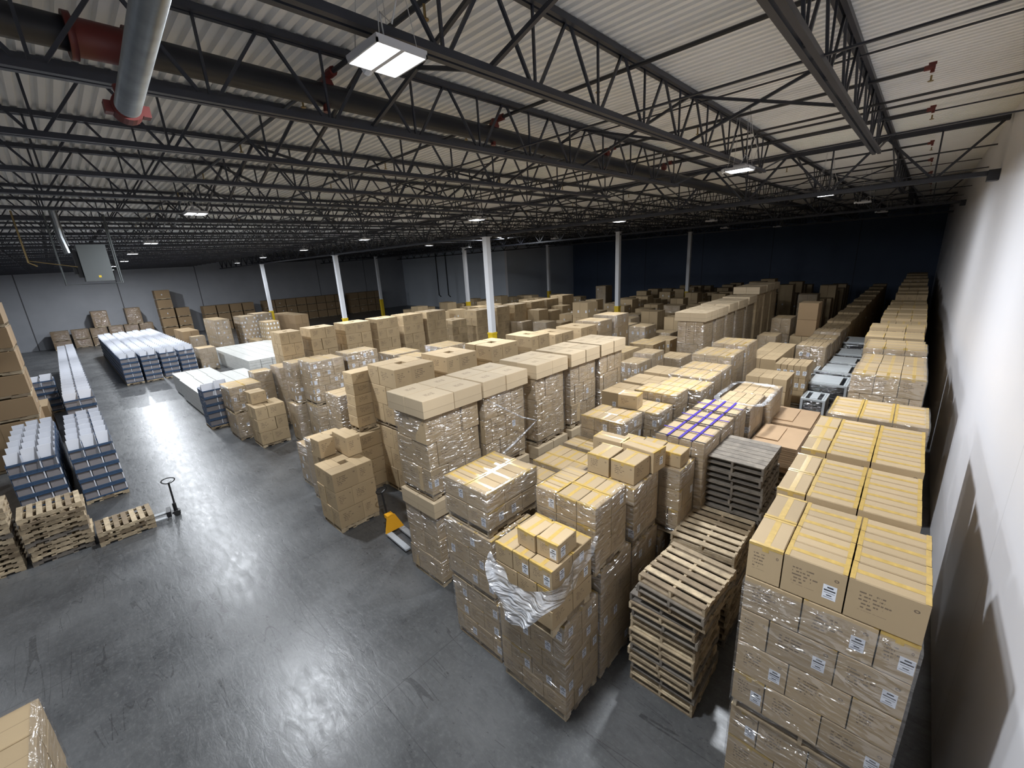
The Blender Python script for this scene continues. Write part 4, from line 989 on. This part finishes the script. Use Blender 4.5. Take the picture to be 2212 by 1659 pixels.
def tape_mesh(dx, dy, dz):
    k = (round(dx, 2), round(dy, 2), round(dz, 2))
    if k in TC: return TC[k]
    b = MB(); t = .0015; w_ = .03; X, Y = dx / 2 + t, dy / 2 + t; zt = dz + t; dn = .07
    if dy >= dx:
        b.quad((-w_, -Y, zt), (w_, -Y, zt), (w_, Y, zt), (-w_, Y, zt)); b.quad((-w_, -Y, zt - dn), (w_, -Y, zt - dn), (w_, -Y, zt), (-w_, -Y, zt)); b.quad((w_, Y, zt - dn), (-w_, Y, zt - dn), (-w_, Y, zt), (w_, Y, zt))
        for s in (-1, 1):
            y_ = s * (dy / 2 - .02); b.quad((-X, y_ - .02, zt + .001), (X, y_ - .02, zt + .001), (X, y_ + .02, zt + .001), (-X, y_ + .02, zt + .001))
        b.quad((-X, -Y - .0005, zt - .028), (X, -Y - .0005, zt - .028), (X, -Y - .0005, zt), (-X, -Y - .0005, zt))
    else:
        b.quad((-X, -w_, zt), (X, -w_, zt), (X, w_, zt), (-X, w_, zt)); b.quad((X, -w_, zt - dn), (X, w_, zt - dn), (X, w_, zt), (X, -w_, zt))
        for s in (-1, 1):
            x_ = s * (dx / 2 - .02); b.quad((x_ - .02, -Y, zt + .001), (x_ + .02, -Y, zt + .001), (x_ + .02, Y, zt + .001), (x_ - .02, Y, zt + .001))
        b.quad((X + .0005, -Y, zt - .028), (X + .0005, Y, zt - .028), (X + .0005, Y, zt), (X + .0005, -Y, zt))
    TC[k] = b.mesh('packing_tape', ['tape']); return TC[k]
CATW = {'tape': 'yellow-taped carton', 'plain': 'printed brown carton', 'lid': 'smooth lidded carton', 'kraft': 'brown carton', 'bulk': 'large brown box', 'purple': 'carton'}
CN = {}
for st, lst in by.items():
    lst.sort(key=lambda i: -i['s'])
    kind, side, top = STY[st]
    ind = [i for i in lst if i['s'] > 25][:298]
    rest = lst[len(ind):]
    seen = set()
    for n, it in enumerate(ind):
        it['big'] = it['s'] > 700
        o = link(kind, carton_mesh(it), None, (it['x'], it['y'], it['z']), it['rz'])
        lab = it['lab'] if it.get('force') else f"{CATW[st]}, {it['lab']}"
        w_ = lab.split()
        if len(w_) > 16: lab = lab.replace(' row back', ' back').replace(' from left', ' across'); w_ = lab.split()
        if len(w_) > 16: lab = lab.replace('yellow-taped carton', 'carton').replace('printed brown carton', 'carton').replace('smooth lidded carton', 'carton').replace('large brown box', 'box').replace('brown carton', 'carton')
        tag(o, lab, 'carton', f'{CATW[st]}{"es" if st == "bulk" else "s"} in the pallet loads')
        if it['big'] and st == 'tape' and (it['top'] or (it['front'] and n % 5 < 3)): link('packing_tape', tape_mesh(it['dx'], it['dy'], it['dz']), o)['label'] = 'shiny yellow tape'
        if it['lbl'] and it['s'] > 120:
            w2, h2 = (.11, .16)
            if it['front'] and it['dx'] > .16:
                sgn = 'f' if it['y0'] > -.3 else 'b'
                l = link('shipping_label', label_mesh(sgn, w2, h2), o, (it['dx'] * .28, (-1 if sgn == 'f' else 1) * it['dy'] / 2, it['dz'] * .42)); l['label'] = 'white shipping label'
            if it['right'] and it['dy'] > .16:
                l = link('shipping_label', label_mesh('r', w2, h2), o, (it['dx'] / 2, it['dy'] * rnd.uniform(-.25, .25), it['dz'] * .45)); l['label'] = 'white shipping label'
    if not rest: continue
    b = MB()
    for it in rest:
        b.rbox(it['x'], it['y'], it['dx'], it['dy'], it['z'], it['z'] + it['dz'], it['rz'], 0, 1, it['dx'] > it['dy'])
        if not it['hid'] and it['lbl'] and it['s'] > 2:
            z = it['z'] + it['dz'] * .5
            if it['front']:
                y_ = it['y'] - it['dy'] / 2 - .004 if it['y0'] > -.3 else it['y'] + it['dy'] / 2 + .004; x_ = it['x'] + it['dx'] * .2; b.quad((x_ - .06, y_, z - .08), (x_ + .06, y_, z - .08), (x_ + .06, y_, z + .08), (x_ - .06, y_, z + .08), 2)
            if it['right']:
                x_ = it['x'] + it['dx'] / 2 + .004; y_ = it['y']; b.quad((x_, y_ - .06, z - .08), (x_, y_ + .06, z - .08), (x_, y_ + .06, z + .08), (x_, y_ - .06, z + .08), 2)
    o = link(kind + 's', b.mesh(kind + 's', [side, top, 'label']))
    tag(o, f'remaining {CATW[st]}{"es" if st == "bulk" else "s"} packed inside and behind the nearer stacks', 'cartons', None, 'stuff')
    CN[st] = (len(ind), len(rest))
print('CARTONS', CN)
if os.environ.get('CHK'):
    for i in range(len(LOADS)):
        for j in range(i):
            a, c = LOADS[i], LOADS[j]; o = [min(a[k + 3], c[k + 3]) - max(a[k], c[k]) for k in range(3)]
            if min(o) > .03: print('OVL', j, i, [round(v, 2) for v in o], [round(v, 1) for v in c], [round(v, 1) for v in a])

# purple straps across the strapped loads
for (x0, x1, y0, y1, z, k) in PUR:
    for j in range(1, 4):
        x = x0 + (x1 - x0) * j / 4; b = MB(); b.box(x - .025, y0 - .02, z + .012, x + .025, y1 + .02, z + .018)
        tag(link('purple_strap', b.mesh('purple_strap', ['ptape'])), f'purple strap running back over the {ORD[k]} strapped load, {ORD[j-1]} of three', 'strap', 'purple straps')
    for j, yy in enumerate((y0 + (y1 - y0) * .5, y0 + .01)):
        b = MB(); b.box(x0 - .02, yy - .018, z + .019, x1 + .02, yy + .018, z + .025)
        tag(link('purple_strap', b.mesh('purple_strap', ['ptape' if j == 0 else 'jackblack'])), ('purple strap across the middle of' if j == 0 else 'dark strap along the near edge of') + f' the {ORD[k]} strapped load', 'strap', 'purple straps')

# loose film rim and swags
def sheet(name, rows, lab, mat='filmthick', sub=2):
    b = MB(); n = len(rows[0])
    for r_ in rows: b.v += [tuple(p) for p in r_]
    for i in range(len(rows) - 1):
        for j in range(n - 1):
            b.f.append((i * n + j, i * n + j + 1, (i + 1) * n + j + 1, (i + 1) * n + j)); b.m.append(0); b.uv += [(0, 0), (1, 0), (1, 1), (0, 1)]
    o = link(name, b.mesh(name, [mat])); smooth(o)
    md = o.modifiers.new('s', 'SUBSURF'); md.levels = sub; md.render_levels = sub
    tag(o, lab, 'plastic film'); return o
r = random.Random(3)
rows = []
top = []
nT = 22
for j in range(nT + 1):
    t = j / nT
    if t < .55:
        q = t / .55; x = -4.13 + 1.13 * q; yv = 3.655 - .05 * math.sin(q * math.pi); z = 2.86 - .30 * math.sin(q * math.pi * .9) + .02 * q
    else:
        q = (t - .55) / .45; x = -2.985 + .03 * math.sin(q * 9); yv = 3.66 + 1.0 * q; z = 2.72 + .36 * q
    top.append((x, yv, z))
for k in range(6):
    f_ = k / 5
    row = []
    for j, (x, yv, z) in enumerate(top):
        t = j / nT
        dep = (.40 * math.sin(min(1, t / .62) * math.pi) + .16) if t < .62 else .16 + .14 * math.sin((t - .62) * 12)
        out = .05 + .03 * math.sin(j * 1.7 + k) + .03 * r.uniform(-1, 1)
        if t < .55: row.append((x, yv - out - .03 * k, z - dep * f_ + r.uniform(-.015, .015)))
        else: row.append((x + out * .6 + .01 * k, yv, z - dep * f_ + r.uniform(-.02, .02)))
    rows.append(row)
sheet('loose_film_swag', rows, 'crumpled clear plastic film draped in a swag over the front taped load')
rows = []
for k in range(4):
    row = []
    for j in range(33):
        t = j / 32 * 2 * math.pi; cx, cyy = -2.95, 12.2; a, b_ = .5, .95
        row.append((cx + (a + (.04 * k)) * max(-1, min(1, 1.25 * math.cos(t))), cyy + (b_ + .05 * k) * max(-1, min(1, 1.25 * math.sin(t))), 3.34 - .03 * abs(k - 1.5) + r.uniform(-.02, .03)))
    rows.append(row)
sheet('crumpled_film', rows, 'bunched white plastic film rim around the top of the load past the purple straps')
b = MB(); b.tube([(-6.7, 6.1, 4.1), (-6.68, 6.6, 3.75), (-6.66, 7.2, 3.35), (-6.66, 7.75, 3.1)], [.012, .02, .02, .014], 6); b.tube([(-6.66, 7.75, 3.1), (-6.7, 6.9, 2.75), (-6.72, 6.1, 2.5)], [.014, .03, .02], 6)
o = link('twisted_film_tail', b.mesh('twisted_film_tail', ['filmthick'])); tag(o, 'loose twisted tail of film slanting across the second lidded load', 'plastic film')

# ------------------------------------------------------------------ flat cardboard sheet stacks
for si, (x0, x1, ya, yb) in enumerate(((-2.5, -1.5, 11.0, 12.4), (-2.5, -1.5, 12.6, 14.1))):
    nm = 'nearer' if si == 0 else 'farther'
    for p in range(13): pallet((x0 + x1) / 2, (ya + yb) / 2, p * .14, x1 - x0, yb - ya, f'wooden pallet, {ordn(p)} up under the {nm} flat cardboard pile', seed=p, group=f'pallets under the {nm} cardboard pile')
    for q in range(12):
        b = MB(); b.box(x0 + rnd.uniform(-.02, .02), ya + rnd.uniform(-.03, .02), 1.83 + q * .055, x1 + rnd.uniform(-.02, .02), yb + rnd.uniform(-.02, .02), 1.875 + q * .055)
        tag(link('cardboard_sheet', b.mesh('cardboard_sheet', ['sheet'])), f'flat cardboard bundle, {ordn(q)} from the bottom, {nm} flat pile', 'cardboard sheet', f'flat cardboard in the {nm} pile')
    b = MB(); b.box(x0 + .06, ya + .25, 2.49, x0 + .55, yb - .15, 2.51); tag(link('cardboard_sheet', b.mesh('cardboard_sheet', ['sheet'])), f'smaller loose sheet lying on the {nm} flat cardboard pile', 'cardboard sheet')
# ------------------------------------------------------------------ appliances
def appliance(x0, x1, y0, y1, z1, lab):
    a = empty('wrapped_appliance', ((x0 + x1) / 2, (y0 + y1) / 2, 0)); tag(a, lab, 'appliance', 'white-framed appliances in a line')
    X, Y = (x1 - x0) / 2, (y1 - y0) / 2
    b = MB(); b.box(-X + .05, -Y + .05, .14, X - .05, Y - .05, z1 - .03); link('dark_body', b.mesh('dark_body', ['acdark']), a)
    b = MB()
    for sx in (-1, 1):
        for sy in (-1, 1): b.box(sx * X - (.07 if sx > 0 else 0), sy * Y - (.07 if sy > 0 else 0), .12, sx * X + (.07 if sx < 0 else 0), sy * Y + (.07 if sy < 0 else 0), z1)
    for z in (.12, z1 - .07):
        b.box(-X + .07, -Y, z, X - .07, -Y + .06, z + .07); b.box(-X + .07, Y - .06, z, X - .07, Y, z + .07); b.box(-X, -Y + .07, z, -X + .06, Y - .07, z + .07); b.box(X - .06, -Y + .07, z, X, Y - .07, z + .07)
    link('frame', b.mesh('frame', ['acwhite']), a)
    b = MB(); n = 3
    for k in range(n): b.box(-X + .24, -Y + .1 + k * (2 * Y - .2) / n, z1 - .03, X - .24, -Y + .09 + (k + 1) * (2 * Y - .2) / n, z1 + .01)
    b.box(-X + .07, -Y + .07, z1 - .03, -X + .12, Y - .07, z1); b.box(X - .12, -Y + .07, z1 - .03, X - .07, Y - .07, z1)
    link('top_panel', b.mesh('top_panel', ['acwhite']), a)
    b = MB(); b.box(-X, -Y, 0, X, Y, .12); link('skid', b.mesh('skid', ['oldwood']), a)
    film(lab, x0, x1, y0, y1, .1, z1 - .02, 7)
appliance(-2.42, -1.72, 16.9, 17.9, 2.0, 'small dark-fronted appliance with white frame, first in the line')
for k, (ya, yb, z) in enumerate(((18.2, 19.6, 2.25), (20.4, 21.9, 2.2), (22.3, 23.6, 2.2), (24.4, 25.9, 2.15), (26.8, 28.6, 2.3))):
    appliance(-2.65 + .04 * k, -1.3 + .03 * k, ya, yb, z, f'white-slatted wrapped appliance, {ORD[k]} behind the small one')
# ------------------------------------------------------------------ wrapped white panels
def panels(x0, x1, y0, y1, z1, nb, lab, grp):
    for k in range(nb):
        a = y0 + (y1 - y0) * k / nb; c = y0 + (y1 - y0) * (k + 1) / nb - .03
        b = MB(); nz = 6
        for q in range(nz): b.box(x0 + rnd.uniform(0, .03), a, .14 + q * (z1 - .14) / nz, x1 - rnd.uniform(0, .03), c, .13 + (q + 1) * (z1 - .14) / nz)
        b.box(x0 + .05, a + .05, 0, x1 - .05, c - .05, .13)
        tag(link('panel_bundle', b.mesh('panel_bundle', ['panelwhite'])), f'{lab}, {ordn(k)} strip back from the aisle', 'panel bundle', grp)
panels(-35.2, -32.3, 4.15, 6.3, 1.25, 3, 'film-wrapped white long panel bundle, far near-aisle block', 'white panel bundles')
panels(-32.1, -26.2, 4.05, 7.6, 1.3, 5, 'film-wrapped white long panel bundle, near-aisle block', 'white panel bundles')
panels(-44.6, -34.4, 8.5, 13.2, 1.3, 6, 'film-wrapped white long panel bundle, big back block', 'white panel bundles')

# ------------------------------------------------------------------ display trays
def tray_parts(top, W=1.0, D=1.15, H=.36, cells=3):
    """tray front faces +x; D runs along y, W along x"""
    rim, grey, white = MB(), MB(), MB()
    rim.box(-W / 2, -D / 2, H - .07, W / 2, -D / 2 + .012, H); rim.box(-W / 2, D / 2 - .012, H - .07, W / 2, D / 2, H)
    rim.box(W / 2 - .012, -D / 2 + .013, H - .07, W / 2, D / 2 - .013, H); rim.box(-W / 2, -D / 2 + .013, H - .07, -W / 2 + .012, D / 2 - .013, H)
    rim.box(-W / 2, -D / 2, 0, W / 2, D / 2, .05)
    for k in range(4):
        rim.box(-W / 2 + k * W / 4 + .02, D / 2 - .012, .05, -W / 2 + k * W / 4 + W / 5, D / 2, H - .07, 1); rim.box(-W / 2 + k * W / 4 + .02, -D / 2, .05, -W / 2 + k * W / 4 + W / 5, -D / 2 + .012, H - .07, 1)
    for k in range(cells):
        a = -D / 2 + D * k / cells; c = a + D / cells
        grey.hexa([(W / 2 - .04, a + .02, .05), (W / 2 - .01, a + .02, .05), (W / 2 - .01, c - .02, .05), (W / 2 - .04, c - .02, .05), (W / 2 - .1, a + .02, H - .07), (W / 2 - .07, a + .02, H - .07), (W / 2 - .07, c - .02, H - .07), (W / 2 - .1, c - .02, H - .07)])
        white.box(W / 2 - .035, c - .03, .05, W / 2 - .015, c + .0, H - .05)
    if top:
        hh0 = .36
        for k in range(cells):
            a = -D / 2 + D * k / cells + .02; c = a + D / cells - .04; hh = hh0 if k != 0 else hh0 * .82
            xb = W / 2 - .12
            white.hexa([(xb, a, .06), (xb + .012, a, .06), (xb + .012, c - .42 * (c - a), .06), (xb, c - .42 * (c - a), .06), (xb - .10, a, H + hh), (xb - .088, a, H + hh), (xb - .088, c, H + hh), (xb - .10, c, H + hh)])
            wd = c - a
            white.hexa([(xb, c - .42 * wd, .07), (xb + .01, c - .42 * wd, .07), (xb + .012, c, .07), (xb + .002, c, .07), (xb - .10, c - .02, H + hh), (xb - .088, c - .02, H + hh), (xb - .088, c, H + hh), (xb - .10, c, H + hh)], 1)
            white.hexa([(xb, c - .40 * wd, .07), (xb + .004, c - .40 * wd, .07), (xb + .30, c, .07), (xb + .29, c, .07), (xb - .09, c - .01, H + hh), (xb - .086, c - .01, H + hh), (xb - .06, c, H + hh), (xb - .07, c, H + hh)], 1)  # gusset in the darker liner colour that paints its shade
            for yy in (a,):
                white.hexa([(xb - .42, yy, .06), (xb - .0, yy, .06), (xb - .0, yy + .012, .06), (xb - .42, yy + .012, .06), (xb - .42, yy, H + .02), (xb - .1, yy, H + hh), (xb - .1, yy + .012, H + hh), (xb - .42, yy + .012, H + .02)])
            white.hexa([(-W / 2 + .05, a, .06), (-W / 2 + .062, a, .06), (-W / 2 + .062, c, .06), (-W / 2 + .05, c, .06), (-W / 2 + .03, a, H + .05), (-W / 2 + .042, a, H + .05), (-W / 2 + .042, c, H + .05), (-W / 2 + .03, c, H + .05)])
    return rim, grey, white
TP = {}
def tray(x, y, z, top, lab, grp, D, W, cells=3):
    k = (top, D, W, cells)
    if k not in TP:
        a, b_, c = tray_parts(top, W, D, cells=cells)
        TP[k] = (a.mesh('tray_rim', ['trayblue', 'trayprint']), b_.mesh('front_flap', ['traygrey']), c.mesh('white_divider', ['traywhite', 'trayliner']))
    e = empty('display_tray', (x, y, z), rnd.uniform(-.018, .018)); tag(e, lab, 'display tray', grp)
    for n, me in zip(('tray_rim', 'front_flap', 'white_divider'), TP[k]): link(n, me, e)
TREST = []
def tray_row(xf, y0, D, n, W, desc, H=.365, levels=5, full_side=True, step=None, cells=2):
    for i in range(n):
        x = xf - W / 2 - i * (step or W)
        pallet(x, y0 + D / 2, 0, W - .03, D - .03, f'wooden pallet below display trays, {ordn(i)} back, {desc}', seed=i)
        for l in range(levels):
            lab = f'blue display tray, {"top" if l == levels-1 else ordn(l)} level, {ordn(i)} back, {desc}'
            if l == levels - 1 or i == 0 or full_side: tray(x, y0 + D / 2, .14 + l * H, l == levels - 1, lab, 'blue display trays with white dividers', D - .04, W - .02, cells)
            else: TREST.append((x, y0 + D / 2, .14 + l * H, D - .04, W - .02, H))
tray_row(-19.2, -.88, 1.12, 6, .83, 'near aisle tray row', full_side=True, cells=3)
tray_row(-19.2, -2.22, 1.12, 6, .83, 'near inner tray row', full_side=True, cells=3)
tray_row(-28.2, -.85, 1.1, 30, .87, 'far aisle tray row', full_side=False)
tray_row(-40.9, 2.15, 1.02, 24, .87, 'first line of tray block', full_side=False)
tray_row(-40.9, 3.28, 1.02, 24, .87, 'second line of tray block', full_side=False)
tray_row(-40.9, 4.42, 1.02, 24, .87, 'third line of tray block', full_side=False)
tray_row(-40.9, 5.56, 1.02, 24, .87, 'fourth line of tray block', full_side=False)
tray_row(-24.1, 3.75, 1.1, 1, 1.1, 'lone stack beside panels')
tray_row(-36.0, -2.2, 1.1, 1, 1.1, 'lone stack beyond the jagged stack')
b = MB()
for (x, y, z, D, W, H) in TREST:
    b.box(x - W / 2, y - D / 2, z, x + W / 2, y + D / 2, z + .05, 0); b.box(x - W / 2 + .05, y - D / 2 + .03, z + .05, x + W / 2 - .08, y + D / 2 - .03, z + H - .06, 1)
    b.box(x - W / 2, y - D / 2, z + H - .07, x + W / 2, y + D / 2, z + H, 0)
    for k in range(3): b.box(x - W / 2 + .1 + k * W / 3, y + D / 2 - .02, z + .05, x - W / 2 + .2 + k * W / 3, y + D / 2 - .005, z + H - .07, 2)
tag(link('display_trays', b.mesh('display_trays', ['trayblue', 'traygrey', 'trayprint'])), 'lower blue display trays packed behind the front ones', 'display trays', None, 'stuff')

# ------------------------------------------------------------------ pallet jacks
def jack(x, y, rz, lab, body, lean=.25, turn=0.0):
    j = empty('pallet_jack', (x, y, 0), rz); tag(j, lab, 'pallet jack')
    for s in (-1, 1):
        b = MB(); b.box(.12, s * .19 - .075, .075, 1.2, s * .19 + .075, .12); link('fork', b.mesh('fork', ['jackfork']), j)
        b = MB(); b.tube([(1.08, s * .19 - .04, .04), (1.08, s * .19 + .04, .04)], .038, 10); link('load_wheel', b.mesh('load_wheel', ['rubber']), j)
        b = MB(); b.tube([(-.12, s * .07 - .03, .09), (-.12, s * .07 + .03, .09)], .088, 14); link('steer_wheel', b.mesh('steer_wheel', ['rubber']), j)
    b = MB()
    if body == 'jackyellow':
        b.hexa([(.0, -.12, .42), (.14, -.27, .1), (.14, .27, .1), (.0, .12, .42), (.03, -.12, .50), (.2, -.27, .12), (.2, .27, .12), (.03, .12, .50)])
        b.box(-.16, -.1, .40, .04, .1, .5)
    else: b.box(.02, -.2, .08, .13, .2, .26)
    link('fork_frame', b.mesh('fork_frame', [body]), j)
    b = MB(); b.tube([(-.1, 0, .1), (-.1, 0, .42)], .05, 12); b.box(-.2, -.09, .1, 0, .09, .16); link('hydraulic_pump', b.mesh('hydraulic_pump', ['jackblack']), j)
    b = MB(); tx = -.12 - lean; b.tube([(-.14, 0, .2), (tx, 0, 1.08)], .026, 10); link('tow_bar', b.mesh('tow_bar', ['jackblack']), j, (-.1 + .1 * math.cos(turn), .1 * math.sin(turn), 0), turn)
    b = MB(); pts = []
    for k in range(15):
        a = 2 * math.pi * k / 14; pts.append((tx - .02 * math.sin(a), .165 * math.sin(a) * (1 - .15 * math.cos(a)), 1.14 - .09 * math.cos(a)))
    b.tube(pts, .016, 8, cap=False); link('loop_handle', b.mesh('loop_handle', ['jackblack']), j, (-.1 + .1 * math.cos(turn), .1 * math.sin(turn), 0), turn)
    b = MB(); b.tube([(tx, -.02, 1.06), (tx + .02, .09, 1.14)], .009, 6); link('release_lever', b.mesh('release_lever', ['jackfork']), j, (-.1 + .1 * math.cos(turn), .1 * math.sin(turn), 0), turn)
jack(-15.93, .95, -math.pi / 2 - .12, 'dark pallet jack with upright loop handle beside the low pallet pile', 'jackblack', .08, 1.4)
jack(-9.75, 4.95, -.05, 'yellow and black pallet jack parked beside the carton wall', 'jackyellow', .2)
